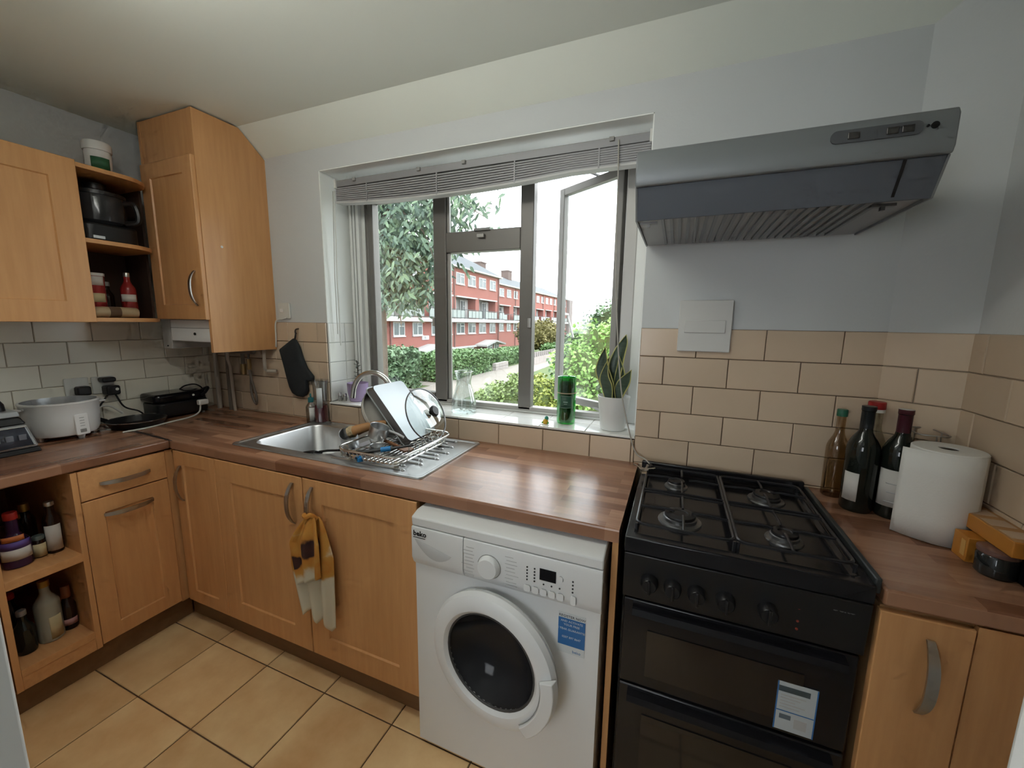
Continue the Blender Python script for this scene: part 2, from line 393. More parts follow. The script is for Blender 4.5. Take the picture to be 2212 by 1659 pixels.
# outer white sub frame, left cover strips
mb = MB().box(WX0, y0-.005, WZ0, 1.045, y1+.03, WZ1).box(2.475, y0, WZ0, WX1, y1+.03, WZ1).box(WX0, y0, WZ1-.045, WX1, y1+.03, WZ1).box(WX0, y0+.005, WZ0, WX1, y1+.03, 1.030)
mb.build('sub_frame', UPVC, win, bevel=.003)
for x, w in ((.962, .016), (.985, .012), (1.006, .020)):
    MB().box(x, y0-.03, WZ0+.01, x+w, y0-.004, 2.10).build('cover_strip', UPVC, win, bevel=.003)
# grey aluminium frame: posts and transom
def bar(nm, x0, z0, x1, z1, ya=y0, yb=y1, m=FRAME): return MB().box(x0, ya, z0, x1, yb, z1).build(nm, m, win, bevel=.004)
bar('mullion', 1.478, 1.03, 1.552, 2.15); bar('mullion', 1.953, 1.03, 2.018, 2.15)
bar('frame_jamb', 1.045, 1.03, 1.062, 2.15); bar('frame_jamb', 2.425, 1.03, 2.476, 2.15, m=FRAMEL)
bar('frame_sill', 1.045, 1.026, 2.476, 1.046, m=FRAMEL); bar('frame_head', 1.045, 2.115, 2.476, 2.15)
bar('transom', 1.552, 1.795, 1.953, 1.893)
# left sash (closed)
bar('sash', 1.066, 1.05, 1.100, 2.112, y0-.006, y1-.005); bar('sash', 1.10, 2.075, 1.478, 2.112, y0-.006, y1-.005); bar('sash', 1.10, 1.046, 1.478, 1.078, y0-.006, y1-.005)
MB().box(1.098, y0+.02, 1.07, 1.480, y0+.026, 2.08).build('pane', GLASS, win, smooth=False)
# middle: top light and fixed pane with pale bead
MB().box(1.552, y0+.02, 1.89, 1.953, y0+.026, 2.12).build('pane', GLASS, win, smooth=False)
MB().box(1.552, y0+.024, 1.04, 1.953, y0+.03, 1.80).build('pane', GLASS, win, smooth=False)
bar('glazing_bead', 1.552, 1.046, 1.572, 1.795, y0+.01, y0+.024, FRAMEL); bar('glazing_bead', 1.552, 1.893, 1.568, 2.115, y0+.01, y0+.024, FRAMEL)
MB().box(1.715, y0-.012, 1.888, 1.80, y0+.002, 1.900).build('vent_catch', GREYP, win, bevel=.002)
MB().box(1.735, y0-.02, 1.855, 1.772, y0-.002, 1.872).build('vent_catch', FRAMEL, win, bevel=.002)
for x in (1.472, 2.0): MB().box(x, y0-.010, 1.43, x+.012, y0+.002, 1.475).build('keeper', FRAMEL, win, bevel=.002)
# right casement, hinged on the right, swung outwards
SW, SH, HX, HY = .395, 1.055, 2.424, WY+.045
SA = math.radians(180-32)
su = Vector((math.cos(SA), math.sin(SA), 0)); sn = Vector((-su.y, su.x, 0))
def sash_box(a0, z0, a1, z1, d0=0, d1=.032):
    P = lambda a, d, z: tuple(Vector((HX, HY, z))+su*a+sn*d)
    return MB().add([P(a0,d0,z0),P(a1,d0,z0),P(a1,d1,z0),P(a0,d1,z0),P(a0,d0,z1),P(a1,d0,z1),P(a1,d1,z1),P(a0,d1,z1)],
                    [(0,3,2,1),(4,5,6,7),(0,1,5,4),(1,2,6,5),(2,3,7,6),(3,0,4,7)])
SZ = 1.052
CASM = M('casement_grey', (.23,.22,.205), .45, .2)
csh = sash_box(0, SZ, .034, SZ+SH).build('casement_stile', CASM, win, bevel=.003)
sash_box(SW-.034, SZ, SW, SZ+SH).build('casement_stile', CASM, win, bevel=.003)
sash_box(.034, SZ+SH-.034, SW-.034, SZ+SH).build('casement_rail', CASM, win, bevel=.003)
sash_box(.034, SZ, SW-.034, SZ+.034).build('casement_rail', CASM, win, bevel=.003)
sash_box(.03, SZ+.03, SW-.03, SZ+SH-.03, .014, .020).build('pane', GLASS, win, smooth=False)
hp = Vector((HX, HY, 1.50))+su*(SW-.02)-sn*.02*0
h = MB().tube([hp+sn*-.005, hp-sn*.03, hp-sn*.034+Vector((0,0,-.02)), hp-sn*.04-su*.035+Vector((0,0,-.12))], .006, 8)
h.build('casement_handle', SATIN, win)
hb = MB()
for zz in (.0,): hb.tube([Vector((HX, HY, SZ+SH+.006))+su*.02, Vector((HX, HY, SZ+SH+.006))+su*.16+sn*-.02, Vector((HX-.19, WY+.03, SZ+SH+.006))], .006, 6)
hb.build('friction_stay', GREYP, win)
MB().tube([Vector((HX, HY, SZ+.01))+su*.22, Vector((HX-.05, WY+.02, 1.05))], .007, 6).build('friction_stay', GREYP, win)
# ================================================================== FITTED FURNITURE
def V3(o, u, v, n): return lambda a, b, c: tuple(Vector(o)+Vector(u)*a+Vector(v)*b+Vector(n)*c)
UPV = (0, 0, 1)
def shaker(name, parent, o, u, n, w, h, t=.018, fr=.075, mat=None, plain=False):
    """framed door: flat raised border round a recessed panel. o = lower corner on the carcass face"""
    P = V3(o, u, UPV, n); r = lambda i, d: [P(i, i, d), P(w-i, i, d), P(w-i, h-i, d), P(i, h-i, d)]
    b = .002
    if plain: rings = [r(0, 0), r(0, t-b), r(b, t)]
    else: rings = [r(0, 0), r(0, t-b), r(b, t), r(fr, t), r(fr+.004, t-.006), r(fr+.010, t-.006)]
    mb = MB().ring(rings)
    if Vector(u).cross(Vector(UPV)).dot(Vector(n)) < 0: mb.f = [f[::-1] for f in mb.f]
    return mb.build(name, mat or BEECH, parent, smooth=False)
def bow(parent, c, along, n, length=.128, depth=.028, wid=.014, mat=None, name='handle'):
    """bowed strap handle"""
    along, n = Vector(along).normalized(), Vector(n).normalized(); s = along.cross(n); c = Vector(c); rings = []
    N = 14
    for i in range(N+1):
        t = -1+2*i/N; d = depth*(1-abs(t)**2.6)
        k = 1-.35*abs(t)**3
        tn = Vector((0,0,0)); q = c+along*(t*length/2)+n*d
        rings.append([q+s*wid/2*k, q+s*wid/2*k+n*.005, q-s*wid/2*k+n*.005, q-s*wid/2*k])
    return MB().ring(rings).build(name, mat or SATIN, parent, ang=60)
XF, YF = .556, -.560        # door planes of the left run and of the window run
DT = .018
# ---- open shelf unit, left run
ou = thing('open_shelf_cabinet', (.27, -.99, .12), 'open beech base cabinet with two shelves of bottles beside the drawer', 'cabinet')
for y in (-1.118, -.903): MB().box(XL+.01, y, .12, XF+DT, y+.018, .865).build('side_panel', BEECH, ou, bevel=.001)
MB().box(XL+.01, -1.10, .12, XL+.02, -.903, .865).build('back_panel', BEECHI, ou)
MB().box(XL+.02, -1.10, .170, XF+DT, -.903, .200).build('bottom_board', BEECHH, ou, bevel=.001)
MB().box(XF-.004, -1.10, .12, XF+DT-.002, -.903, .170).build('bottom_rail', BEECHH, ou)
MB().box(XL+.02, -1.10, .508, XF+DT, -.903, .540).build('shelf', BEECHH, ou, bevel=.001)
# ---- next cabinet towards the door wall
nc = thing('base_cabinet', (.27, -1.24, .12), 'beech base cabinet at the far left edge, beyond the bottle shelves', 'cabinet')
MB().box(XL+.01, FY0+.01, .12, XF, -1.12, .865).build('carcass', BEECHI, nc)
shaker('door', nc, (XF, FY0+.012, .125), (0, 1, 0), (1, 0, 0), -1.121-FY0-.012, .738)
# ---- drawer cabinet
dc = thing('drawer_cabinet', (.27, -.74, .12), 'beech cabinet with a drawer above a pull-out door beside the inner corner', 'cabinet')
MB().box(XL+.01, -.882, .12, XF, -.60, .865).build('carcass', BEECHI, dc)
dr = shaker('drawer_front', dc, (XF, -.883, .742), (0, 1, 0), (1, 0, 0), .285, .122, plain=True, mat=BEECHH)
bow(dr, (XF+DT, -.742, .797), (0, 1, 0), (1, 0, 0), .165, .026, .018)
dd = shaker('door', dc, (XF, -.883, .128), (0, 1, 0), (1, 0, 0), .285, .609, fr=.062)
bow(dd, (XF+DT, -.742, .665), (0, 1, 0), (1, 0, 0), .165, .026, .018)
MB().box(XF-.02, -.597, .12, XF+.012, YF+.02, .865).build('corner_post', BEECH, dc)
# ---- corner cabinet and sink cabinet, window run
cc = thing('corner_cabinet', (.72, -.29, .12), 'narrow beech corner cabinet door with one upright handle', 'cabinet')
MB().box(XF+.04, YF, .12, .876, YF+.016, .865).build('carcass', BEECHI, cc)
cd_ = shaker('door', cc, (.592, YF, .128), (1, 0, 0), (0, -1, 0), .284, .737, fr=.06)
bow(cd_, (.640, YF-DT, .717), (0, 0, 1), (0, -1, 0), .165, .026, .018)
sc_ = thing('sink_cabinet', (1.39, -.29, .12), 'double door beech cabinet under the steel sink', 'cabinet')
for x in (.880, 1.889): MB().box(x, YF, .12, x+.016, -.02, .865).build('side_panel', BEECHI, sc_)
MB().box(.896, YF, .12, 1.889, -.02, .136).build('bottom_board', BEECHI, sc_)
d1 = shaker('door', sc_, (.880, YF, .128), (1, 0, 0), (0, -1, 0), .506, .737, fr=.09)
d2 = shaker('door', sc_, (1.391, YF, .128), (1, 0, 0), (0, -1, 0), .514, .737, fr=.09)
bow(d1, (1.337, YF-DT, .755), (0, 0, 1), (0, -1, 0), .165, .028, .018)
bow(d2, (1.440, YF-DT, .755), (0, 0, 1), (0, -1, 0), .165, .028, .018)
# ---- board between washing machine and cooker
ep = MB().box(2.533, -.565, 0, 2.550, -.02, .8715)
tag(ep.build('end_panel', BEECH, bevel=.001), 'thin upright beech board between the washing machine and the black cooker', 'panel')
# ---- right hand cabinet
rc = thing('narrow_base_cabinet', (3.25, -.30, .0), 'narrow beech cabinet right of the black cooker', 'cabinet')
MB().box(3.10, -.585, .0, XR-.01, -.13, .865).build('carcass', BEECHI, rc)
d3 = shaker('door', rc, (3.096, -.585, .10), (1, 0, 0), (0, -1, 0), .150, .760, plain=True)
bow(d3, (3.180, -.585-DT, .735), (0, 0, 1), (0, -1, 0), .170, .028, .020)
MB().box(3.250, -.598, .0, XR-.004, -.585, .868).build('filler_panel', BEECH, rc)
# ---- plinths
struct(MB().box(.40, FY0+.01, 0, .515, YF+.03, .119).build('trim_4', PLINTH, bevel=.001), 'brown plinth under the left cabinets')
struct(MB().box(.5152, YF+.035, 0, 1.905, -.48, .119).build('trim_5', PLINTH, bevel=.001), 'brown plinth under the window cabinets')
# ---- worktops
WT = .038
def ringtop(o, i, z0, z1):
    R = lambda q, z: [(q[0], q[1], z), (q[2], q[1], z), (q[2], q[3], z), (q[0], q[3], z)]
    e = .006
    oo = (o[0]+0, o[1]+e, o[2], o[3])
    m = MB().ring([R(i, z0), R(i, z1), R(oo, z1), R((o[0], o[1]+e*.3, o[2], o[3]), z1-e*.3), R(o, z1-e), R(o, z0), R(i, z0)], True, False, False)
    m.f = [f[::-1] for f in m.f]; return m
SKX0, SKX1, SKY0, SKY1 = .885, 1.872, -.508, -.038
STX, STY = staves('worktop_staves', 'x', seed=.0), staves('worktop_staves_left', 'y', seed=.31)
wt1 = ringtop((XL+.004, -.578, 2.551, -.011), (SKX0+.02, SKY0+.02, SKX1-.02, SKY1-.02), ZW-WT, ZW).build('worktop', STX, smooth=False)
tag(wt1, 'long reddish wood-stave worktop under the window with the sink set in', 'worktop')
wt2 = thing('worktop', (.27, -.97, ZW-WT), 'short reddish wood-stave worktop along the left wall under the rice cooker', 'worktop')
MB().prism([(XL+.004, FY0+.004), (.582, FY0+.004), (.582, -.5785), (XL+.004, -.5785)], ZW-WT, ZW, 'z').build('board', STY, wt2, bevel=.005)
MB().prism([(.578, -.5815), (.60, -.5785), (.50, -.566), (.14, -.545), (.14, -.560)], ZW-.001, ZW+.0012, 'z').build('joint_strip', M('joint_dark', (.05,.035,.03), .4, .4), wt2, smooth=False)
wt3 = MB().prism([(3.098, -.602), (XR-.004, -.602), (XR-.004, FYc-.013), (FX, -.013), (3.098, -.013)], ZW-WT, ZW, 'z')
tag(wt3.build('worktop', STX, bevel=.005), 'short wood-stave worktop in the right corner under the wine bottles', 'worktop')
# ---- sink
sk = thing('sink', (1.38, -.27, ZW), 'stainless steel inset sink with bowl and ribbed drainer', 'sink')
BX0, BX1, BY0, BY1 = .935, 1.385, -.455, -.095
def rr(x0, y0, x1, y1, r, z, n=5): return [(a, b, z) for a, b in rrect(x0, y0, x1, y1, r, n)]
m = MB()
m.ring([rr(SKX0, SKY0, SKX1, SKY1, .02, ZW+.001), rr(SKX0+.002, SKY0+.002, SKX1-.002, SKY1-.002, .02, ZW+.0065), rr(SKX0+.010, SKY0+.010, SKX1-.010, SKY1-.010, .018, ZW+.0075), rr(SKX0+.018, SKY0+.018, SKX1-.018, SKY1-.018, .016, ZW+.002)], True, False, False)
# deck with rounded hole for the bowl
oz = ZW+.002
outer = rr(SKX0+.018, SKY0+.018, SKX1-.018, SKY1-.018, .016, oz); inner = rr(BX0, BY0, BX1, BY1, .06, oz)
m.ring([outer, inner, rr(BX0+.004, BY0+.004, BX1-.004, BY1-.004, .058, oz-.006), rr(BX0+.012, BY0+.012, BX1-.012, BY1-.012, .055, oz-.13), rr(BX0+.03, BY0+.03, BX1-.03, BY1-.03, .05, oz-.155), rr(BX0+.16, BY0+.14, BX1-.16, BY1-.14, .03, oz-.16)], True, False, True)
m.build('basin', STEEL, sk, ang=50)
for i in range(11):
    y = -.462+i*.0385
    x0 = 1.42+(.012 if i % 2 else 0); L = .405-.012*abs(i-5)-(.05 if i % 2 else 0)
    pr = [(x0, oz), (x0+L, oz)]
    g = MB().tube([(x0, y, oz), (x0+.01, y, oz+.0020), (x0+L-.01, y, oz+.0030)], .0030, 6).lathe([(.0075, oz), (.007, oz+.004), (.004, oz+.0065), (.001, oz+.007)], (x0+L, y, 0), 10)
    g.build('drainer_rib', STEEL, sk)
MB().lathe([(.022, oz-.1595), (.022, oz-.157), (.018, oz-.1585)], ((BX0+BX1)/2, (BY0+BY1)/2, 0), 20).build('waste', CHROME, sk)
# ---- tap
tp = thing('kitchen_tap', (1.41, -.062, ZW+.002), 'chrome swan neck mixer tap rising behind the drying rack', 'tap')
MB().lathe([(.028, ZW+.002), (.028, ZW+.010), (.021, ZW+.014), (.020, ZW+.075), (.016, ZW+.082)], (1.41, -.062, 0), 20).build('body', CHROME, tp)
sp = [(1.41, -.062, ZW+.08), (1.41, -.064, ZW+.17)]
for i in range(15):
    a = math.radians(180*i/14); cxm = 1.41-.105
    sp.append((1.41-.105+.105*math.cos(a), -.066-.035*i/14, ZW+.19+.105*math.sin(a)))
sp += [(1.41-.213, -.104, ZW+.165)]
MB().tube(bez(sp, 60), .0125, 12).build('spout', M('brushed_tap', (.60,.59,.56), .22, 1.0), tp)
MB().cyl((1.41-.02, -.062, ZW+.055), (1.41-.085, -.075, ZW+.095), .007, 10).build('lever', CHROME, tp)
# ---- washing machine
wm = thing('washing_machine', (2.21, -.34, 0), 'white front loading washing machine under the worktop', 'washing machine')
WHT = M('white_enamel', (.70,.705,.705), .33)
WPL = M('machine_plastic', (.68,.685,.685), .38)
wx0, wx1, wy = 1.922, 2.522, -.628
MB().box(wx0+.003, wy+.14, .02, wx1-.003, -.03, .815).build('casing', WHT, wm, bevel=.006)
dxc, dzc = 2.216, .465
_sq = []
for i in range(64):
    a = 2*PI*(i+.5)/64; c_, s_ = math.cos(a), math.sin(a); px0, px1, pz0, pz1 = wx0+.003, wx1-.003, .02, .815
    k = min(((px1-dxc) if c_ > 0 else (px0-dxc))/c_ if abs(c_) > 1e-6 else 9, ((pz1-dzc) if s_ > 0 else (pz0-dzc))/s_ if abs(s_) > 1e-6 else 9)
    _sq.append((dxc+c_*k, dzc+s_*k))
for cxx in (wx0+.003, wx1-.003):
    for czz in (.02, .815):
        j = min(range(64), key=lambda t: (_sq[t][0]-cxx)**2+(_sq[t][1]-czz)**2); _sq[j] = (cxx, czz)
_ci = [(dxc+.160*math.cos(2*PI*(i+.5)/64), dzc+.160*math.sin(2*PI*(i+.5)/64)) for i in range(64)]
MB().ring([[(a, wy+.14, b) for a, b in _sq], [(a, wy+.012, b) for a, b in _sq], [(a, wy+.012, b) for a, b in _ci], [(a, wy+.10, b) for a, b in _ci]], True, False, False).build('front_panel', WHT, wm, smooth=False)
MB().lathe([(.160, .098), (.160, .138), (.001, .138)], (dxc, wy, dzc), 40, 'y', False, False).build('drum', M('drum_dark', (.05,.05,.05), .35, .6), wm)
MB().prism([(wy, .815), (wy-.002, .845), (wy+.03, .857), (-.045, .857), (-.045, .815)], wx0, wx1, 'x').build('lid', WHT, wm, bevel=.004)
for x in (wx0+.04, wx1-.04): MB().lathe([(.02, 0), (.02, .012), (.012, .014), (.012, .022)], (x, wy+.05, 0), 12).build('foot', GREYP, wm)
# curved-top fascia with drawer
fz0, fz1 = .690, .8135
pf = [(wy+.012, fz0-.01), (wy+.004, fz0), (wy-.004, fz0+.02), (wy-.004, fz1-.01), (wy-.002, fz1), (wy+.012, fz1)]
MB().prism(pf, wx0+.187, wx1, 'x').build('control_panel', WPL, wm, bevel=.002)
dw = MB().prism(pf, wx0, wx0+.185, 'x').build('detergent_drawer', WPL, wm, bevel=.002)
sc = []
for i in range(13):
    t = i/12
    sc.append([(wx0+.012+.135*t, wy-.0045, .775-.012*t-.020*t), (wx0+.012+.135*t, wy-.0047-.004*math.sin(PI*t), .775-.032*t-.016*math.sin(PI*t)), (wx0+.012+.135*t, wy-.0045, .775-.032*t-.042*math.sin(PI*t)**.8)])
MB().ring(sc, False, False, False).build('grip', M('grip_shade', (.50,.505,.505), .45), dw)
kx, kz = wx0+.273, .745
kn = MB().lathe([(.036, 0), (.034, -.006), (.031, -.016), (.029, -.018), (.001, -.018)], (kx, wy-.004, kz), 32, 'y').build('programme_knob', WPL, wm)
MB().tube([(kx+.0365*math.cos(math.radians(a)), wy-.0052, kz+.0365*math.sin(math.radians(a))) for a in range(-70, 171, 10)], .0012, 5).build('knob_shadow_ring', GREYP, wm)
MB().box(wx0+.428, wy-.0055, .747, wx0+.475, wy-.003, .781).build('display', BLACKG, wm)
DOT = M('printed_dark', (.02,.02,.02), .5)
def dots(x, zs):
    for z in zs: MB().lathe([(.0026, 0), (.0026, -.0012)], (x, wy-.0042, z), 8, 'y').build('indicator', DOT, wm)
dots(wx0+.391, [.775-.0095*k for k in range(5)]); dots(wx0+.413, [.775-.0095*k for k in range(5)]); dots(wx0+.522, [.765-.0105*k for k in range(4)])
dots(wx0+.440, [.735]); dots(wx0+.463, [.735]); dots(wx0+.486, [.735])
BTN = M('button_edge', (.36,.36,.36), .5)
for x, z, w, hh in [(wx0+.383, .702, .019, .019), (wx0+.407, .702, .019, .019), (wx0+.431, .702, .019, .019), (wx0+.455, .702, .019, .019), (wx0+.479, .702, .019, .019), (wx0+.482, .755, .012, .017), (wx0+.518, .698, .014, .026)]:
    b = MB(); b.prism(rrect(x, z, x+w, z+hh, .005, 3), wy-.0085, wy-.002, 'y'); b.build('button', WPL, wm)
    MB().tube([(x+.004, wy-.006, z+hh+.0005), (x+w-.004, wy-.006, z+hh+.0005), (x+w+.0004, wy-.006, z+hh-.005), (x+w+.0004, wy-.006, z+.004)], .0010, 5).build('button_gap', BTN, wm)
# tiny printed programme marks around the dial
PRT = M('printed_grey', (.42,.42,.42), .6)
for i in range(9):
    for s in (-1, 1):
        x = kx+s*(.050+.004*(i % 2)); w = .026+.006*((i*7) % 3)
        z = kz+.044-.011*i
        MB().box(x if s > 0 else x-w, wy-.0045, z, x+w if s > 0 else x, wy-.0035, z+.0022).build('print_mark', PRT, wm)
# round door
AJ = Matrix.Translation((dxc-.210, wy+.008, 0)) @ Matrix.Rotation(math.radians(-6.5), 4, 'Z') @ Matrix.Translation((-(dxc-.210), -(wy+.008), 0))
door = MB().lathe([(.206, 0), (.210, -.012), (.203, -.028), (.184, -.038), (.160, -.036), (.149, -.026), (.143, -.010)], (dxc, wy+.010, dzc), 56, 'y', False, False).xform(AJ).build('door', WPL, wm)
MB().lathe([(.209, 0), (.160, .012), (.140, .02)], (dxc, wy+.0095, dzc), 56, 'y', False, False).xform(AJ).build('door_back', WPL, door)
MB().lathe([(.147, -.014), (.140, -.002), (.11, .03), (.08, .055), (.045, .062), (.001, .064)], (dxc, wy+.004, dzc), 48, 'y', False, False).xform(AJ).build('door_glass', M('dark_door_glass', (.022,.022,.024), .10, spec=.22), door)
MB().tube([(dxc+.147*math.cos(2*PI*i/48), wy-.014, dzc+.147*math.sin(2*PI*i/48)) for i in range(48)], .004, 6, True).xform(AJ).build('seal', M('door_seal', (.05,.05,.05), .5), door)
hd = []
for i in range(11):
    a = math.radians(12-62*i/10)
    hd.append([(dxc+r*math.cos(a), wy-.033-d, dzc+r*math.sin(a)) for r, d in ((.174, .0), (.177, .008), (.212, .004), (.218, -.020))])
MB().ring(hd, True).xform(AJ).build('door_handle', WPL, door, bevel=.002)
MB().tube([(dxc+.173*math.cos(math.radians(a)), wy-.0335, dzc+.173*math.sin(math.radians(a))) for a in range(-50, 13, 6)], .0013, 5).xform(AJ).build('handle_gap', GREYP, door)
# ---- lettering helper
def text(s, size, mat, parent, o, u, v, n, name='lettering', bold=False, align='LEFT'):
    """flat lettering at o reading along u"""
    cu = bpy.data.curves.new(name, 'FONT'); cu.body = s; cu.size = size; cu.align_x = align; cu.resolution_u = 2; cu.extrude = .0002
    if bold: cu.offset = size*.03
    u, v, n = Vector(u).normalized(), Vector(v).normalized(), Vector(n).normalized()
    tmp = bpy.data.objects.new('tmp', cu); COL.objects.link(tmp)
    dg = bpy.context.evaluated_depsgraph_get(); dg.update()
    me = bpy.data.meshes.new_from_object(tmp.evaluated_get(dg)); bpy.data.objects.remove(tmp)
    me.materials.clear(); me.materials.append(mat); me.name = name
    off = Vector(o)-OFF[parent.name]
    me.transform(Matrix(((u.x, v.x, n.x, off.x), (u.y, v.y, n.y, off.y), (u.z, v.z, n.z, off.z), (0, 0, 0, 1))))
    ob = bpy.data.objects.new(name, me); COL.objects.link(ob); ob.parent = parent; OFF[ob.name] = OFF[parent.name]
    return ob
INK = M('black_ink', (.015,.015,.018), .5)
X, Y, Z, NY = (1,0,0), (0,1,0), (0,0,1), (0,-1,0)
text('beko', .024, INK, wm, (wx0+.008, wy-.0046, .786), X, Z, NY, bold=True)
MB().box(wx0+.008, wy-.0048, .779, wx0+.052, wy-.004, .7812).build('logo_underline', INK, wm)
BLUE = M('sticker_blue', (.03,.14,.36), .4); STK = M('sticker_white', (.60,.62,.62), .45)
st = MB().box(2.404, wy+.0108, .532, 2.480, wy+.0125, .656).build('sticker', STK, wm)
MB().box(2.404, wy+.0102, .557, 2.480, wy+.011, .640).build('sticker_panel', BLUE, st)
text('REGISTER NOW', .0105, INK, st, (2.405, wy+.0104, .643), X, Z, NY)
for t_, z in (('AND ACTIVATE', .629), ('YOUR FREE', .618), ('2 YEAR GUARANTEE', .604), ('0207 897 8647', .580)):
    text(t_, .0088, STK, st, (2.442, wy+.0098, z), X, Z, NY, align='CENTER')
text('beko', .012, BLUE, st, (2.458, wy+.0104, .538), X, Z, NY, align='CENTER')
# ================================================================== COOKER
ck = thing('gas_cooker', (2.826, -.31, 0), 'black freestanding gas cooker with four hob burners', 'cooker')
cx0, cx1, cyf, cyb = 2.568, 3.084, -.602, -.05
MB().box(cx0, cyf+.03, .0, cx1, cyb, .872).build('body', BLACKM, ck, bevel=.004)
# hob tray with raised rim
hob = MB().ring([[(cx0, cyf-.002, .872), (cx1, cyf-.002, .872), (cx1, cyb, .872), (cx0, cyb, .872)], [(cx0, cyf-.002, .912), (cx1, cyf-.002, .912), (cx1, cyb, .912), (cx0, cyb, .912)],
    [(cx0+.022, cyf+.025, .914), (cx1-.022, cyf+.025, .914), (cx1-.022, cyb-.02, .914), (cx0+.022, cyb-.02, .914)], [(cx0+.032, cyf+.036, .904), (cx1-.032, cyf+.036, .904), (cx1-.032, cyb-.03, .904), (cx0+.032, cyb-.03, .904)]], True, False, True).build('hob', M('hob_enamel', (.012,.012,.014), .16), ck, bevel=.003)
MB().box(cx0, cyb-.018, .905, cx1, cyb, .940).build('hob_upstand', BLACKM, ck, bevel=.004)
MB().box(cx1, cyf+.01, .89, cx1+.012, cyb-.01, .925).build('side_trim', M('dark_trim', (.035,.04,.04), .3), ck, bevel=.003)
BURN = M('burner_cap', (.035,.035,.037), .35, .6); BRING = M('burner_ring', (.20,.20,.20), .35, .8)
burners = [(2.700, -.445, .040), (2.690, -.185, .026), (2.950, -.445, .030), (2.955, -.185, .036)]
for bx, by, br_ in burners:
    b = MB().lathe([(br_*1.45, .904), (br_*1.4, .908), (br_*1.1, .910), (br_*1.1, .918), (br_*1.02, .920)], (bx, by, 0), 28).build('burner', BRING, ck)
    MB().lathe([(br_*1.0, .918), (br_*1.03, .923), (br_*.98, .927), (br_*.55, .929), (br_*.5, .926), (.001, .926)], (bx, by, 0), 28).build('burner_cap', BURN, b)
IRON = M('pan_support_iron', (.020,.020,.022), .3)
for gx0, gx1 in ((2.592, 2.822), (2.830, 3.060)):
    g = MB(); z = .930; gy0, gy1 = cyf+.045, cyb-.04
    g.tube([(a, b, z) for a, b in rrect(gx0, gy0, gx1, gy1, .02, 4)], .0042, 6, True)
    ym = (gy0+gy1)/2; xm = (gx0+gx1)/2
    for yy in (ym-.01, ym+.01): g.tube([(gx0, yy, z), (gx0+.02, yy, z+.001), (gx1-.02, yy, z+.001), (gx1, yy, z)], .0038, 6)
    for by in (-.445, -.185):
        for dx_, dy_ in ((1, 0), (-1, 0), (0, 1), (0, -1)):
            e = (gx1 if dx_ > 0 else gx0, by) if dx_ else (xm, min(max(by+dy_*.12, gy0), gy1))
            g.tube([(e[0], e[1], z), (xm+dx_*.045+(0 if dx_ else 0), by+dy_*.045, z+.004), (xm+dx_*.022, by+dy_*.022, z+.001)], .0036, 6)
    for a, b in ((gx0, gy0), (gx1, gy0), (gx0, gy1), (gx1, gy1)): g.cyl((a, b, .904), (a, b, z), .004, 6)
    g.build('pan_support', IRON, ck)
# fascia, knobs, doors
MB().prism([(cyf+.03, .740), (cyf+.004, .742), (cyf-.004, .868), (cyf+.03, .872)], cx0+.002, cx1-.002, 'x').build('fascia', M('fascia_black', (.014,.014,.015), .3), ck, bevel=.002)
for i, x in enumerate((2.635, 2.690, 2.745, 2.808, 2.895)):
    z = .800; k = MB().lathe([(.021, 0), (.021, -.010), (.018, -.024), (.016, -.026), (.001, -.026)], (x, cyf, z), 24, 'y').build('knob', BLACK, ck)
    MB().box(x-.0035, cyf-.034, z-.018, x+.0035, cyf-.024, z+.018).build('knob_grip', BLACK, k, bevel=.002)
RED = M('indicator_red', (.35,.06,.04), .4)
for z in (.835, .822, .790, .770): MB().lathe([(.0028, 0), (.0028, -.002)], (2.955, cyf+.001, z), 8, 'y').build('indicator', RED if z < .83 else GREYP, ck)
text('beko', .020, M('faint_silver', (.16,.16,.16), .4), ck, (3.015, cyf-.002, .838), X, Z, NY, bold=True)
OG = M('oven_glass', (.022,.018,.016), .08, spec=.6)
def oven_door(z0, z1, wz0, wz1):
    d = MB().box(cx0+.006, cyf+.008, z0, cx1-.006, cyf+.03, z1).build('oven_door', BLACKM, ck, bevel=.004)
    MB().box(cx0+.07, cyf+.0055, wz0, cx1-.10, cyf+.0085, wz1).build('oven_window', OG, d)
    MB().prism([(cyf+.008, z1-.010), (cyf-.012, z1-.014), (cyf-.016, z1-.030), (cyf-.010, z1-.030), (cyf+.008, z1-.022)], cx0+.03, cx1-.03, 'x').build('oven_handle', BLACKM, d)
oven_door(.485, .735, .520, .655); oven_door(.08, .478, .14, .40)
MB().box(cx0+.01, cyf+.03, .0, cx1-.01, cyf+.05, .08).build('toe_panel', BLACKM, ck)
# energy label stuck on the upper door
lb = MB().box(2.935, cyf+.0050, .497, 3.015, cyf+.0062, .625).build('energy_label', M('label_paper', (.46,.50,.52), .5), ck)
MB().box(2.938, cyf+.0042, .600, 3.000, cyf+.0052, .614).build('label_band', M('label_dark', (.06,.08,.09), .5), lb)
MB().box(2.935, cyf+.0042, .497, 2.9375, cyf+.0052, .625).build('label_edge', BLUE, lb); MB().box(3.0125, cyf+.0042, .497, 3.015, cyf+.0052, .625).build('label_edge', BLUE, lb)
MB().box(2.938, cyf+.0042, .548, 3.012, cyf+.0052, .550).build('label_rule', BLUE, lb)
for i in range(5): MB().box(2.943, cyf+.0042, .590-.008*i, 2.943+.05-.01*(i % 3), cyf+.0052, .5925-.008*i).build('label_text_line', PRT, lb)
MB().box(2.945, cyf+.0042, .528, 2.968, cyf+.0052, .540).build('label_block', M('label_dark2', (.12,.15,.18), .5), lb); MB().box(2.975, cyf+.0042, .510, 3.000, cyf+.0052, .535).build('label_block', PRT, lb)
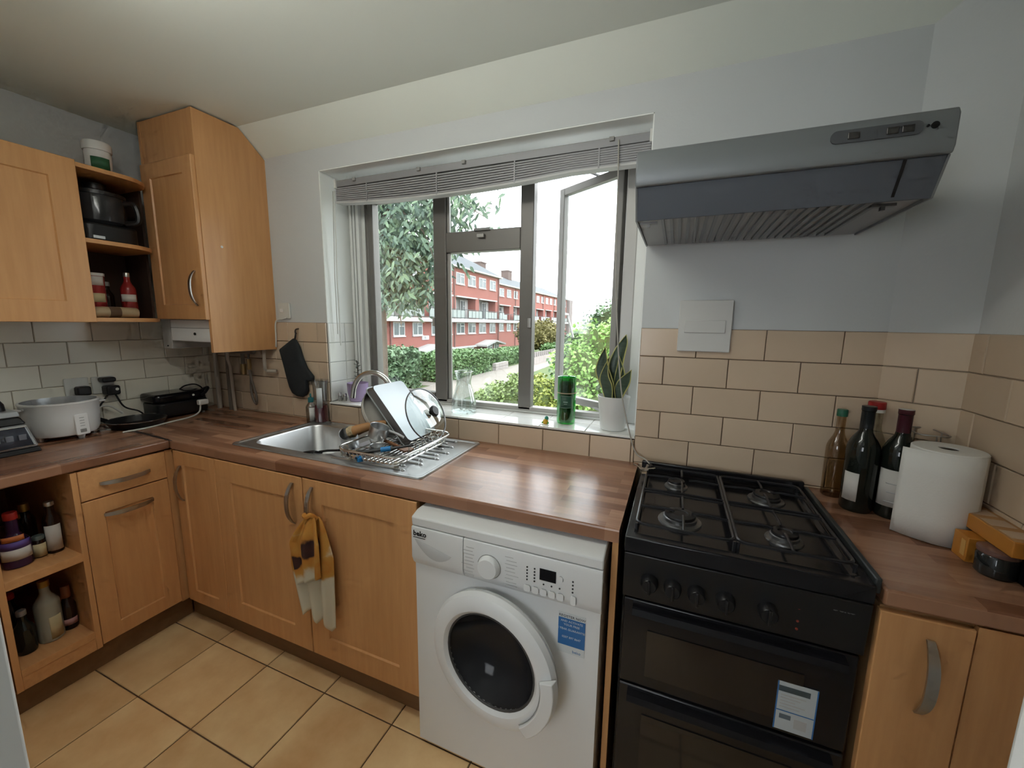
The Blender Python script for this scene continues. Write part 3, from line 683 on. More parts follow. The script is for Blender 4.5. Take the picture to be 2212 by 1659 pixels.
# ================================================================== HOOD
hd_ = thing('extractor_hood', (2.835, -.22, 1.73), 'silver grey visor cooker hood fixed on the wall above the cooker', 'cooker hood')
hx0, hx1 = 2.530, 3.146
HG = M('hood_silver', (.22,.235,.245), .42, .35); HD = M('hood_visor_dark', (.125,.14,.165), .45, .3); HM = M('hood_mesh', (.34,.345,.35), .45, .4)
MB().prism([(-.472, 1.802), (-.478, 1.815), (-.478, 1.875), (-.470, 1.888), (-.02, 1.888), (-.02, 1.86), (-.44, 1.86), (-.44, 1.802)], hx0, hx1, 'x').build('front_fascia', HG, hd_, bevel=.003)
for x0, x1 in ((hx0, hx0+.006), (hx1-.006, hx1)):
    MB().prism([(-.439, 1.859), (-.439, 1.8015), (-.466, 1.801), (-.425, 1.728), (-.02, 1.732), (-.02, 1.859)], x0+.0008, x1-.0008, 'x').build('side_cheek', HG, hd_)
MB().prism([(-.464, 1.802), (-.425, 1.727), (-.419, 1.730), (-.458, 1.802)], hx0+.004, hx1-.004, 'x').build('visor', HD, hd_, bevel=.002)
MB().prism([(-.4655, 1.800), (-.4615, 1.792), (-.430, 1.735), (-.4345, 1.743)], hx1-.075, hx1-.069, 'x').build('visor_ridge', BLACK, hd_)
MB().box(hx0+.006, -.42, 1.736, hx1-.006, -.02, 1.742).build('filter_tray', HM, hd_)
for i in range(22):
    x = hx0+.065+i*.022
    MB().box(x, -.415, 1.730, x+.008, -.05, 1.737).build('filter_slat', HG, hd_)
for x in (hx0+.012, hx1-.10):
    MB().box(x, -.41, 1.722, x+.045, -.395, 1.728).build('filter_catch', DARKST, hd_); MB().box(x+.018, -.408, 1.714, x+.026, -.398, 1.724).build('filter_catch', DARKST, hd_)
pn = MB().prism(rrect(2.935, 1.842, 3.090, 1.868, .012, 5), -.4815, -.474, 'y').build('control_slot', M('slot_grey', (.085,.09,.095), .5), hd_)
for x in (2.965, 3.030, 3.055): MB().box(x, -.4845, 1.848, x+.020, -.481, 1.861).build('switch', DARKST, pn, bevel=.001)
MB().lathe([(.0065, 0), (.0065, -.003)], (3.108, -.478, 1.856), 14, 'y').build('screw_hole', BLACK, hd_); MB().lathe([(.0025, 0), (.0025, -.003)], (3.097, -.478, 1.856), 8, 'y').build('indicator', BLACK, hd_)
# ================================================================== BOILER CUPBOARD AND WALL UNITS
bc = thing('boiler_cupboard', (.36, -.17, 1.287), 'tall beech boiler cupboard in the corner, cut to the sloping ceiling', 'cupboard')
MB().prism([(-.345, 1.287), (0, 1.287), (0, 2.286), (-.130, 2.392), (-.345, 2.392)], .548, .566, 'x').build('side_panel', BEECH, bc, smooth=False)
MB().prism([(-.345, 1.46), (-.01, 1.46), (-.01, 2.29), (-.130, 2.392), (-.345, 2.392)], .150, .168, 'x').build('side_panel', BEECH, bc)
MB().box(.168, -.343, 2.19, .548, -.325, 2.392).build('top_filler', BEECH, bc)
bd = shaker('door', bc, (.170, -.346, 1.447), (1, 0, 0), (0, -1, 0), .392, .742, fr=.07)
bow(bd, (.515, -.364, 1.595), (0, 0, 1), (0, -1, 0), .165, .028, .016)
MB().box(.168, -.34, 1.447, .548, -.01, 1.458).build('bottom_board', BEECHI, bc)
MB().lathe([(.006, 0), (.006, .002), (.001, .003)], (.566, -.262, 1.80), 10, 'x').build('screw_cap', WHITEP, bc)
wc = thing('wall_cabinet', (.13, -.90, 1.43), 'beech wall cabinet with a framed door at the top left', 'cabinet')
MB().box(XL+.004, -1.14, 1.432, .300, -.66, 2.088).build('carcass', BEECHI, wc)
shaker('door', wc, (.301, -1.138, 1.43), (0, 1, 0), (1, 0, 0), .478, .660, fr=.085, t=.02)
wc2 = thing('wall_cabinet', (.13, -1.25, 1.43), 'beech wall cabinet against the door wall beside the framed one', 'cabinet')
MB().box(XL+.004, FY0+.01, 1.432, .300, -1.143, 2.088).build('carcass', BEECHI, wc2); shaker('door', wc2, (.301, FY0+.012, 1.43), (0, 1, 0), (1, 0, 0), -1.143-FY0-.014, .660, fr=.07, t=.02)
os_ = thing('open_corner_shelf', (.13, -.52, 1.43), 'open beech corner shelf unit between the wall cabinet and the boiler cupboard', 'shelf')
poly = [(XL+.006, -.658), (.300, -.658), (.300, -.505)]+[(a, b) for a, b in arc(.16, -.505, .14, 0, 90, 6)][1:]+[(XL+.006, -.365)]
for z in (1.432, 1.768, 2.070): MB().prism(poly, z, z+.018, 'z').build('shelf', BEECHH, os_, bevel=.001)
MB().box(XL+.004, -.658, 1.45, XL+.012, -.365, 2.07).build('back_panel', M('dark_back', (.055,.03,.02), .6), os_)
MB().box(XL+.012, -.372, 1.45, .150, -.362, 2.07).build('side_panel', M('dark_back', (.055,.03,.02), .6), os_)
# ================================================================== SMALL THINGS, LEFT SIDE
def axes(o, x, y, z):
    x, y, z = Vector(x), Vector(y), Vector(z)
    return Matrix(((x.x, y.x, z.x, o[0]), (x.y, y.y, z.y, o[1]), (x.z, y.z, z.z, o[2]), (0, 0, 0, 1)))
def lean(o, n, spin=0):
    """frame whose z axis is n"""
    n = Vector(n).normalized(); a = Vector((0, 0, 1)) if abs(n.z) < .95 else Vector((1, 0, 0))
    x = (a-n*a.dot(n)).normalized(); y = n.cross(x)
    c, s = math.cos(spin), math.sin(spin)
    return axes(o, x*c+y*s, y*c-x*s, n)
def label_patch(parent, c, R, z0, z1, a0, a1, mat, name='label', r1=None):
    n = 14; e = .0009
    m = MB().grid(lambda i, j: (c[0]+(R+e)*math.cos(math.radians(a0+(a1-a0)*i)), c[1]+(R+e)*math.sin(math.radians(a0+(a1-a0)*i)), z0+(z1-z0)*j), n, 1)
    return m.build(name, mat, parent, solid=.0006)
def bottle(name, loc, label, cat, R, H, nr, body, cap, capr=None, caph=.02, sh=.55, lab=None, group=None, neck=None, lab2=None):
    """bottle with body, cap and printed label; sh = height fraction where the shoulder starts"""
    t = thing(name, loc, label, cat, group); x, y, z = loc; hs = H*sh; hn = neck if neck else H*(sh+.22)
    pr = [(R*.90, 0), (R*.98, .003), (R, .010), (R, hs)]
    for i in range(1, 7):
        a = i/6; pr.append((nr+(R-nr)*(.5+.5*math.cos(PI*a)), hs+(hn-hs)*a))
    pr += [(nr, H-caph*.5), (nr*.95, H-caph*.5)]
    MB().lathe([(r, z+h) for r, h in pr], (x, y, 0), 24).build('body', body, t)
    cr = capr or nr*1.12
    MB().lathe([(cr, z+H-caph), (cr*1.02, z+H-caph+.002), (cr, z+H-.002), (cr*.92, z+H), (.0005, z+H)], (x, y, 0), 20).build('cap', cap, t)
    cen = math.degrees(math.atan2(CAM.y-y, CAM.x-x))
    for lb_ in (lab, lab2):
        if lb_: label_patch(t, (x, y), R, z+lb_[0]*H, z+lb_[1]*H, cen-lb_[3]+(lb_[4] if len(lb_) > 4 else 0), cen+lb_[3]+(lb_[4] if len(lb_) > 4 else 0), lb_[2])
    return t
DKG = M('dark_bottle_glass', (.010,.013,.010), .07, spec=.6); DBR = M('dark_brown_sauce', (.020,.008,.005), .12); PURP = M('purple_juice', (.035,.012,.045), .15)
CLR = glass('clear_bottle', (.80,.80,.76), .07); REDC = M('red_cap', (.42,.025,.02), .4); GOLD = M('gold_cap', (.42,.25,.06), .35, .5); SILV = M('silver_cap', (.5,.5,.48), .3, .8)
PAPER = M('label_white', (.55,.53,.50), .6); CREAM = M('label_cream', (.52,.44,.26), .6); PINKL = M('label_pink', (.42,.22,.22), .6); ORNG = M('label_orange', (.50,.16,.05), .6); PURL = M('label_purple', (.10,.06,.26), .5)
MILK = M('milky_bottle', (.34,.34,.28), .25); REDS = M('red_sauce', (.26,.02,.02), .25)
z1, z2 = .5405, .2005
b1 = bottle('squash_bottle', (.455, -1.030, z1), 'purple squash bottle with a bright red cap on the upper bottle shelf', 'bottle', .040, .205, .016, PURP, REDC, .018, .026, .42, (.16, .36, PAPER, 62), lab2=(.36, .50, PURL, 62))
label_patch(b1, (.455, -1.030), .0405, z1+.105, z1+.125, -60, 20, ORNG, 'label_band')
bottle('spice_jar', (.452, -.972, z1), 'little jar with a cream label between the squash bottle and the white-labelled bottle', 'jar', .019, .085, .013, DBR, M('grey_cap', (.12,.15,.14), .4), .016, .016, .72, (.06, .66, CREAM, 60))
bottle('sauce_bottle', (.455, -.932, z1), 'tall dark sauce bottle with a white label and pale cap, rightmost on the upper shelf', 'bottle', .024, .205, .013, DBR, SILV, .014, .016, .62, (.06, .56, PAPER, 58))
bottle('sauce_bottle', (.33, -.960, z1), 'dark bottle with a gold cap at the back of the upper shelf, nearer the drawer', 'bottle', .026, .185, .013, DBR, GOLD, .015, .03, .6, group='bottles at the back of the upper shelf')
bottle('sauce_bottle', (.34, -.990, z1), 'shorter gold-capped bottle at the back of the upper shelf behind the squash bottle', 'bottle', .022, .155, .013, DBR, GOLD, .015, .02, .6, group='bottles at the back of the upper shelf')
bottle('sauce_jar', (.38, -1.078, z1), 'red jar with a grey lid, leftmost on the upper bottle shelf', 'jar', .022, .20, .020, REDS, M('grey_lid', (.28,.28,.26), .4), .023, .03, .8, (.2, .5, PINKL, 60))
bottle('soy_sauce_bottle', (.47, -1.050, z2), 'black bottle with a pale cap, leftmost on the lower bottle shelf', 'bottle', .027, .170, .012, DKG, GREYP, .013, .02, .55)
bottle('sauce_bottle', (.36, -1.045, z2), 'dark bottle with a dull red cap at the back of the lower shelf', 'bottle', .025, .200, .013, DBR, REDC, .015, .02, .6)
ov = bottle('oil_bottle', (.46, -.982, z2), 'big milky oil bottle with a gold cap in the middle of the lower shelf', 'bottle', .036, .245, .014, MILK, GOLD, .016, .024, .60, (.05, .42, CREAM, 30, 28))
bottle('sauce_bottle', (.45, -.925, z2), 'dark red bottle with a pink label, rightmost on the lower shelf', 'bottle', .024, .185, .012, DBR, M('rust_cap', (.22,.06,.02), .5), .014, .05, .5, (.12, .26, PINKL, 60))
# ---- blender base
bl = thing('blender_base', (.20, -.965, ZW), 'silver and black blender motor base at the left edge of the worktop', 'blender')
def frust(x0, y0, x1, y1, i0, i1, z0, z1): return MB().ring([[(x0+i0, y0+i0, z0), (x1-i0, y0+i0, z0), (x1-i0, y1-i0, z0), (x0+i0, y1-i0, z0)], [(x0+i1, y0+i1, z1), (x1-i1, y0+i1, z1), (x1-i1, y1-i1, z1), (x0+i1, y1-i1, z1)]])
SILB = M('blender_silver', (.42,.44,.45), .3, .6)
frust(.09, -1.075, .29, -.872, 0, .004, ZW, ZW+.02).build('foot_band', BLACK, bl, bevel=.004)
frust(.09, -1.075, .29, -.872, .003, .024, ZW+.02, ZW+.115).build('housing', SILB, bl, bevel=.008)
frust(.112, -1.052, .268, -.895, 0, .012, ZW+.115, ZW+.145).build('collar', BLACK, bl, bevel=.006)
frust(.122, -1.042, .258, -.905, .0, .004, ZW+.145, ZW+.17).build('top_ring', SILB, bl, bevel=.005)
MB().lathe([(.03, ZW+.17), (.028, ZW+.195), (.02, ZW+.21), (.001, ZW+.212)], (.20, -.955, 0), 18).build('coupling', BLACK, bl)
pnl = MB().add([(.2885, -1.055, ZW+.032), (.2885, -.892, ZW+.032), (.272, -.905, ZW+.104), (.272, -1.042, ZW+.104)], [(0, 1, 2, 3)]).build('control_panel', M('panel_dark', (.05,.055,.07), .2), bl, solid=.003)
MB().tube([(.2905, -1.050, ZW+.030), (.2905, -.888, ZW+.030), (.2745, -.901, ZW+.106), (.2745, -1.045, ZW+.106)], .002, 6, True).build('panel_trim', CHROME, bl)
for i in range(4): MB().box(.279, -1.03+.034*i, ZW+.055, .286, -1.008+.034*i, ZW+.078).build('button', M('button_grey', (.16,.17,.20), .4), bl, bevel=.002)
# ---- rice cooker
rk = thing('rice_cooker', (.095, -.735, ZW), 'round white rice cooker with stub feet and a rocker switch', 'rice cooker')
cx_, cy_ = .095, -.735
MB().lathe([(.098, ZW+.018), (.110, ZW+.022), (.118, ZW+.045), (.122, ZW+.10), (.124, ZW+.158), (.127, ZW+.162), (.127, ZW+.168), (.118, ZW+.169)], (cx_, cy_, 0), 44, cap1=False).build('body', WHITEP, rk)
MB().lathe([(.1185, ZW+.169), (.117, ZW+.150), (.114, ZW+.06), (.001, ZW+.055)], (cx_, cy_, 0), 40, cap0=False, cap1=False).build('inner_pot', STEEL, rk)
for a in (-75, 15, 105, 195):
    px_, py_ = cx_+.088*math.cos(math.radians(a)), cy_+.088*math.sin(math.radians(a))
    MB().lathe([(.010, ZW), (.013, ZW+.012), (.013, ZW+.024)], (px_, py_, 0), 12).build('foot', WHITEP, rk)
rf = lean((cx_+.118*math.cos(math.radians(8)), cy_+.118*math.sin(math.radians(8)), ZW+.065), (math.cos(math.radians(8)), math.sin(math.radians(8)), .03))
sw = MB().prism(rrect(-.045, -.024, .048, .024, .006, 3), -.004, .008, 'z').xform(rf).build('switch_plate', M('switch_white', (.80,.80,.79), .3), rk, bevel=.002)
MB().box(-.034, -.011, .007, -.018, .011, .011).xform(rf).build('rocker', GREYP, sw, bevel=.002)
for i in range(4): MB().box(-.006+.012*i, -.008, .0078, -.003+.012*i, .008, .0088).xform(rf).build('print_mark', PRT, sw)
for s in (1, -1): MB().box(cx_-.02, cy_+s*.122, ZW+.140, cx_+.02, cy_+s*.150, ZW+.150).build('side_grip', WHITEP, rk, bevel=.004)
# ---- black pan
fp = thing('frying_pan', (.16, -.505, ZW), 'shallow black frying pan with a bright rim beside the rice cooker', 'pan')
MB().lathe([(.085, ZW+.001), (.10, ZW+.004), (.116, ZW+.034), (.118, ZW+.036), (.112, ZW+.034), (.095, ZW+.008), (.001, ZW+.006)], (.16, -.495, 0), 40).build('pan_bowl', BLACK, fp)
MB().tube([(.16+.1185*math.cos(2*PI*i/40), -.495+.1185*math.sin(2*PI*i/40), ZW+.037) for i in range(40)], .0016, 6, True).build('rim', CHROME, fp)
MB().tube(bez([(.08, -.58, ZW+.035), (.05, -.605, ZW+.05), (.02, -.62, ZW+.055)], 8), .010, 8).build('pan_handle', BLACK, fp)
# ---- contact grill
gl = thing('contact_grill', (.06, -.27, ZW), 'black closed contact grill with a white plug lying against the tiles', 'appliance')
gm = MB().prism(rrect(-.035, -.385, .135, -.135, .03, 5), ZW+.012, ZW+.085, 'z').build('lower_housing', BLACK, gl, bevel=.008)
MB().prism(rrect(-.035, -.395, .130, -.140, .03, 5), ZW+.087, ZW+.135, 'z').build('upper_lid', BLACKG, gl, bevel=.014, seg=3)
MB().tube(bez([(.06, -.14, ZW+.12), (.10, -.118, ZW+.14), (.13, -.15, ZW+.12), (.135, -.175, ZW+.105)], 14), .008, 8).build('lid_handle', BLACK, gl)
for x, y in ((-.01, -.36), (.11, -.36), (-.01, -.16), (.11, -.16)): MB().cyl((x, y, ZW), (x, y, ZW+.014), .010, 10).build('foot', GREYP, gl)
MB().lathe([(.006, 0), (.006, .003), (.001, .004)], (.130, -.215, ZW+.112), 12, 'x').build('indicator', M('lamp_white', (.7,.7,.66), .3), gl)
WCAB = M('white_cable', (.62,.62,.58), .45); BCAB = M('black_cable', (.010,.010,.010), .5)
cb = thing('mains_lead', (.17, -.35, ZW), 'white mains lead with its plug lying in front of the black grill', 'cable')
MB().box(.150, -.215, ZW+.055, .182, -.165, ZW+.085).build('plug', WHITEP, cb, bevel=.006)
MB().tube(bez([(.170, -.205, ZW+.055), (.185, -.225, ZW+.020), (.205, -.28, ZW+.005), (.235, -.40, ZW+.0045), (.265, -.50, ZW+.0045), (.26, -.60, ZW+.0045)], 40), .0042, 8).build('lead', WCAB, cb)
# loose black loop
lp = MB().tube(bez([(.0, -.21, ZW+.136), (-.01, -.175, ZW+.150), (-.015, -.12, ZW+.150), (-.01, -.085, ZW+.12), (.0, -.080, ZW+.06), (.01, -.085, ZW+.005)], 30), .004, 7)
tag(lp.build('cable_loop', BCAB), 'loop of black cable rising behind the contact grill', 'cable')
# ---- sockets, plugs, leads on the left wall
def socket(y, z, label):
    t = thing('wall_socket', (XL+.01, y, z), label, 'socket')
    MB().prism([(a, b) for a, b in rrect(y-.043, z-.043, y+.043, z+.043, .005, 3)], XL+.010, XL+.019, 'x').build('plate', OFFW, t, bevel=.002)
    return t
def plug(y, z, label, w=.05, h=.045, d=.042):
    t = thing('mains_plug', (XL+.02, y, z-h/2), label, 'plug')
    MB().prism(rrect(y-w/2, z-h/2, y+w/2, z+h/2, .010, 4), XL+.0195, XL+.0195+d, 'x').build('body', BLACK, t, bevel=.006)
    return t
socket(-.625, 1.115, 'white wall socket on the left tiles behind the rice cooker'); socket(-.528, 1.112, 'white wall socket with two plugs stacked on it, nearer the corner')
plug(-.615, 1.095, 'single black plug in the socket behind the rice cooker')
plug(-.522, 1.140, 'upper black plug of the two stacked plugs', .055, .025, .05)
pq = plug(-.512, 1.085, 'lower black plug of the two, with a pale fuse mark', .055, .048, .055)
MB().lathe([(.007, 0), (.007, .0015)], (XL+.075, -.500, 1.090), 12, 'x').build('fuse_mark', OFFW, pq)
ld = MB().tube(bez([(XL+.05, -.53, 1.062), (.0, -.58, .985), (.05, -.605, .93), (.08, -.615, ZW+.005)], 20), .004, 7)
tag(ld.build('mains_lead', BCAB), 'thin black lead running from the lower plug towards the rice cooker', 'cable')
ld = MB().tube(bez([(XL+.05, -.50, 1.062), (.0, -.47, .99), (.03, -.425, ZW+.05), (.06, -.405, ZW+.012)], 20), .004, 7)
tag(ld.build('mains_lead', BCAB), 'thin black lead running from the lower plug to the grill', 'cable')
ld = MB().tube(bez([(.0, -.618, ZW+.03), (-.005, -.575, ZW+.088), (.0, -.53, ZW+.095), (.01, -.485, ZW+.05)], 20), .005, 7)
tag(ld.build('mains_lead', WCAB), 'white lead arching over the frying pan beside the rice cooker', 'cable')
# ---- things on and in the corner shelf
tb = thing('white_tub', (.14, -.505, 2.0885), 'white tub with a green label standing on top of the corner shelf', 'tub')
MB().lathe([(.042, 2.0885), (.045, 2.092), (.047, 2.190), (.045, 2.195), (.045, 2.20)], (.14, -.505, 0), 30).build('body', WHITEP, tb)
MB().lathe([(.050, 2.20), (.051, 2.205), (.050, 2.232), (.046, 2.238), (.001, 2.239)], (.14, -.505, 0), 30).build('lid', WHITEP, tb)
label_patch(tb, (.14, -.505), .0472, 2.118, 2.168, -55, 25, M('label_green', (.04,.15,.07), .5))
ap = thing('black_food_processor', (.14, -.52, 1.7865), 'big black food processor filling the upper corner shelf', 'appliance')
MB().prism(rrect(.02, -.635, .235, -.42, .045, 5), 1.7865, 1.87, 'z').build('base', BLACK, ap, bevel=.012, seg=3)
MB().lathe([(.085, 1.872), (.10, 1.885), (.105, 1.98), (.102, 1.995)], (.13, -.53, 0), 30).build('bowl', M('smoky_plastic', (.03,.032,.036), .12), ap)
MB().lathe([(.104, 1.996), (.104, 2.012), (.06, 2.024), (.04, 2.03), (.04, 2.055), (.001, 2.056)], (.13, -.53, 0), 30).build('lid', BLACK, ap)
MB().tube(bez([(.225, -.47, 1.975), (.258, -.445, 1.97), (.262, -.44, 1.90), (.225, -.47, 1.885)], 18), .012, 8).build('bowl_handle', BLACK, ap)
MB().box(.232, -.60, 1.80, .240, -.56, 1.812).build('badge', SILV, ap)
def carton(name, x, y, z, w, d, h, mat, label, cat, bm=None):
    t = thing(name, (x, y, z), label, cat); MB().box(x-w/2, y-d/2, z, x+w/2, y+d/2, z+h).build('body', mat, t, bevel=.003)
    return t
tn = thing('red_tin', (.17, -.60, 1.4505), 'red and cream tin standing on the lower corner shelf', 'tin')
MB().lathe([(.042, 1.4505), (.043, 1.453), (.043, 1.635), (.044, 1.637)], (.17, -.60, 0), 26).build('body', M('tin_red', (.30,.025,.025), .35), tn)
MB().lathe([(.045, 1.637), (.045, 1.650), (.001, 1.651)], (.17, -.60, 0), 26).build('lid', OFFW, tn); label_patch(tn, (.17, -.60), .0432, 1.52, 1.56, -60, 40, CREAM); label_patch(tn, (.17, -.60), .0432, 1.595, 1.635, -60, 40, PAPER)
bottle('ketchup_bottle', (.17, -.470, 1.4505), 'red bottle with a white label, right end of the lower corner shelf', 'bottle', .030, .215, .012, REDS, SILV, .012, .02, .62, (.36, .52, PAPER, 60))
bottle('sauce_bottle', (.09, -.52, 1.4505), 'dark brown bottle at the back of the lower corner shelf', 'bottle', .028, .17, .014, DBR, GREYP, .016, .02, .6)
rb = thing('rolled_packet', (.235, -.545, 1.4505), 'cream packet rolled up and lying on the lower corner shelf', 'packet')
MB().tube([(.235, -.635, 1.474), (.238, -.60, 1.476), (.24, -.55, 1.476), (.236, -.50, 1.475), (.235, -.478, 1.474)], .024, 12).build('roll', M('packet_cream', (.40,.30,.18), .55), rb); MB().tube([(.24, -.585, 1.476), (.24, -.545, 1.476)], .0246, 12).build('print_band', M('packet_brown', (.12,.07,.04), .6), rb)
# ---- boiler underside: box and pipes
bx_ = thing('boiler_casing', (.36, -.18, 1.33), 'white boiler underside showing below the corner cupboard', 'boiler')
MB().box(.20, -.325, 1.335, .546, -.03, 1.446).build('casing', WHITEP, bx_, bevel=.004); MB().box(.07, -.30, 1.290, .148, -.05, 1.452).build('side_box', M('grey_white', (.50,.50,.48), .45), bx_, bevel=.004)
MB().box(.20, -.3262, 1.402, .546, -.3248, 1.405).build('seam', GREYP, bx_); MB().lathe([(.007, 0), (.007, -.004)], (.40, -.3255, 1.375), 12, 'y').build('screw_hole', BLACK, bx_); MB().lathe([(.004, 0), (.004, -.004)], (.115, -.3005, 1.305), 8, 'y').build('screw_hole', BLACK, bx_)
PIPE = M('painted_pipe', (.42,.37,.31), .5); PIPED = M('dull_pipe', (.20,.17,.14), .5, .3)
def pipe(path, r, mat, label, extra=None):
    t = thing('pipe', path[0], label, 'pipe'); MB().tube(path, r, 10).build('run', mat, t)
    for e in (extra or []): MB().cyl(*e).build('fitting', M('brass', (.30,.20,.09), .35, .8), t)
    return t
zb = 1.334
pipe([(.085, -.05, 1.289), (.085, -.05, ZW)], .013, PIPE, 'thick cream pipe, leftmost of the pipes under the boiler')
pipe([(.225, -.07, zb), (.225, -.07, 1.20), (.19, -.05, 1.16), (.19, -.05, ZW)], .011, PIPED, 'second pipe from the left under the boiler, bent at the top')
pipe([(.262, -.09, zb), (.262, -.09, 1.22), (.245, -.07, 1.18), (.240, -.06, ZW)], .0085, PIPE, 'third pipe from the left under the boiler, slim and cream')
pipe([(.375, -.08, zb), (.375, -.08, 1.18)], .010, PIPED, 'short pipe stub with a brass valve under the boiler', [((.375, -.08, 1.20), (.375, -.08, 1.14), .015, 12)])
pipe(bez([(.425, -.08, zb), (.425, -.08, 1.22), (.43, -.08, 1.13), (.435, -.06, 1.02), (.40, -.04, .96), (.36, -.035, 1.02), (.36, -.03, 1.15)], 30), .006, M('braided_hose', (.16,.14,.12), .5), 'looped braided filling hose under the boiler', [((.425, -.08, 1.23), (.425, -.08, 1.17), .011, 10)])
pipe([(.20, -.10, 1.275), (.50, -.10, 1.275)], .014, PIPED, 'level grey pipe running just under the boiler')
pipe([(.525, -.06, 1.334), (.525, -.06, 1.175), (.53, -.05, 1.165), (.58, -.03, 1.165)], .009, PIPE, 'cream overflow pipe with a right-angled end, rightmost under the boiler')
# ---- fused switch and its flex
fs = thing('fused_switch', (.64, -.002, 1.50), 'white fused switch on the wall above the oven glove', 'switch')
MB().prism(rrect(.600, 1.458, .686, 1.544, .006, 3), -.010, 0, 'y').build('plate', OFFW, fs, bevel=.002); MB().box(.615, -.014, 1.492, .640, -.009, 1.512).build('rocker', WHITEP, fs, bevel=.002)
fx = MB().tube(bez([(.665, -.012, 1.462), (.64, -.02, 1.455), (.60, -.022, 1.45), (.582, -.02, 1.42), (.580, -.02, 1.36), (.575, -.02, 1.30)], 24), .004, 7)
tag(fx.build('flex', WCAB), 'white flex curling from the wall switch behind the boiler cupboard', 'cable')
# ---- oven glove on a hook
hk = MB().tube(bez([(.747, -.011, 1.405), (.748, -.03, 1.40), (.748, -.034, 1.385), (.746, -.026, 1.378)], 12), .004, 7)
tag(hk.build('wall_hook', M('hook_brown', (.06,.04,.03), .5)), 'small dark hook holding the oven glove', 'hook')
og = thing('oven_glove', (.725, -.03, 1.03), 'dark grey oven glove hanging from a hook beside the window', 'oven glove')
out = [(.715, 1.352), (.742, 1.345), (.762, 1.315), (.785, 1.25), (.812, 1.195), (.842, 1.165), (.856, 1.150), (.853, 1.130), (.835, 1.122), (.812, 1.135), (.806, 1.11), (.808, 1.07), (.79, 1.042), (.76, 1.028), (.725, 1.030), (.690, 1.045), (.668, 1.08), (.650, 1.14), (.632, 1.21), (.610, 1.285), (.612, 1.293)]
def pillow(out, y, t, mat, name, par):
    c = (sum(p[0] for p in out)/len(out), sum(p[1] for p in out)/len(out)); rings = []
    for k, d in ((1, 0), (.97, .55), (.85, .9), (.55, 1)):
        rings.append([(c[0]+(p[0]-c[0])*k, y-t*d, c[1]+(p[1]-c[1])*k) for p in out])
    back = [[(c[0]+(p[0]-c[0])*k, y+t*.25*d, c[1]+(p[1]-c[1])*k) for p in out] for k, d in ((.6, 1), (.95, .8))]
    m = MB().ring(back+rings)
    return m.build(name, mat, par, ang=70)
pillow(out, -.022, .020, M('glove_cloth', (.022,.026,.030), .85, bump=.3, bscale=120), 'mitt', og)
MB().tube(bez([(.735, -.026, 1.345), (.744, -.029, 1.365), (.750, -.033, 1.384), (.746, -.030, 1.392), (.738, -.027, 1.37), (.728, -.026, 1.345)], 20), .003, 6).build('hanging_loop', M('loop_cloth', (.05,.04,.035), .8), og)
# ---- tea towel on the sink door handle
def towel_mat():
    m = bpy.data.materials.new('sunflower_cloth'); m.use_nodes = True; n, l = m.node_tree.nodes, m.node_tree.links; b = n['Principled BSDF']; b.inputs['Roughness'].default_value = .9
    tc = n.new('ShaderNodeTexCoord'); col = None
    nz = n.new('ShaderNodeTexNoise'); nz.inputs['Scale'].default_value = 22; nz.inputs['Detail'].default_value = 3; l.new(tc.outputs['Object'], nz.inputs['Vector'])
    base = (.60, .55, .43, 1); prev = None
    for (cx, cz, r, dk) in ((.010, .296, 1.0, 1), (-.060, .235, .85, 1), (.05, .40, .9, 0), (-.03, .40, .9, 0), (.07, .24, .7, 0), (-.08, .30, .7, 0)):
        mp = n.new('ShaderNodeMapping'); mp.inputs['Location'].default_value = (-cx, 0, -cz); mp.inputs['Scale'].default_value = (1, 0, 1); l.new(tc.outputs['Object'], mp.inputs['Vector'])
        ln = n.new('ShaderNodeVectorMath'); ln.operation = 'LENGTH'; l.new(mp.outputs['Vector'], ln.inputs[0])
        ma = n.new('ShaderNodeMath'); ma.operation = 'MULTIPLY_ADD'; l.new(nz.outputs['Fac'], ma.inputs[0]); ma.inputs[1].default_value = .05; l.new(ln.outputs['Value'], ma.inputs[2])
        cr = n.new('ShaderNodeValToRGB'); e = cr.color_ramp.elements; cr.color_ramp.interpolation = 'LINEAR'
        e[0].position = .0; e[0].color = (.10, .03, .02, 1) if dk else (.52, .26, .05, 1); e[1].position = .056*r; e[1].color = (.035, .012, .012, 1) if dk else (.5, .22, .04, 1)
        q = e.new(.064*r); q.color = (.50, .20, .03, 1); q = e.new(.095*r); q.color = (.52, .26, .05, 1); q = e.new(.115*r); q.color = (.6, .55, .43, 1)
        l.new(ma.outputs[0], cr.inputs['Fac'])
        if prev is None: prev = cr.outputs['Color']
        else:
            mx = n.new('ShaderNodeMix'); mx.data_type = 'RGBA'; mx.blend_type = 'DARKEN'; mx.inputs['Factor'].default_value = 1; l.new(prev, mx.inputs['A']); l.new(cr.outputs['Color'], mx.inputs['B']); prev = mx.outputs['Result']
    l.new(prev, b.inputs['Base Color']); return m
tw = thing('tea_towel', (1.455, -.606, .325), 'yellow and white sunflower tea towel hanging from the cabinet handle', 'tea towel')
TM = towel_mat()
def cloth(x_of, z0, z1, y0, amp, freq, ph, nm):
    def fn(i, j):
        z = z1+(z0(i)-z1)*j; w = math.sin(min(1, j*2.2)*PI/2)
        l_, r_ = x_of(j); x = l_+(r_-l_)*i
        y = y0-amp*w*(.5+.5*math.sin(freq*i*2*PI+ph+j*1.2))-.012*w
        return (x, y, z)
    return MB().grid(fn, 48, 30).build(nm, TM, tw, solid=.003, ang=180)
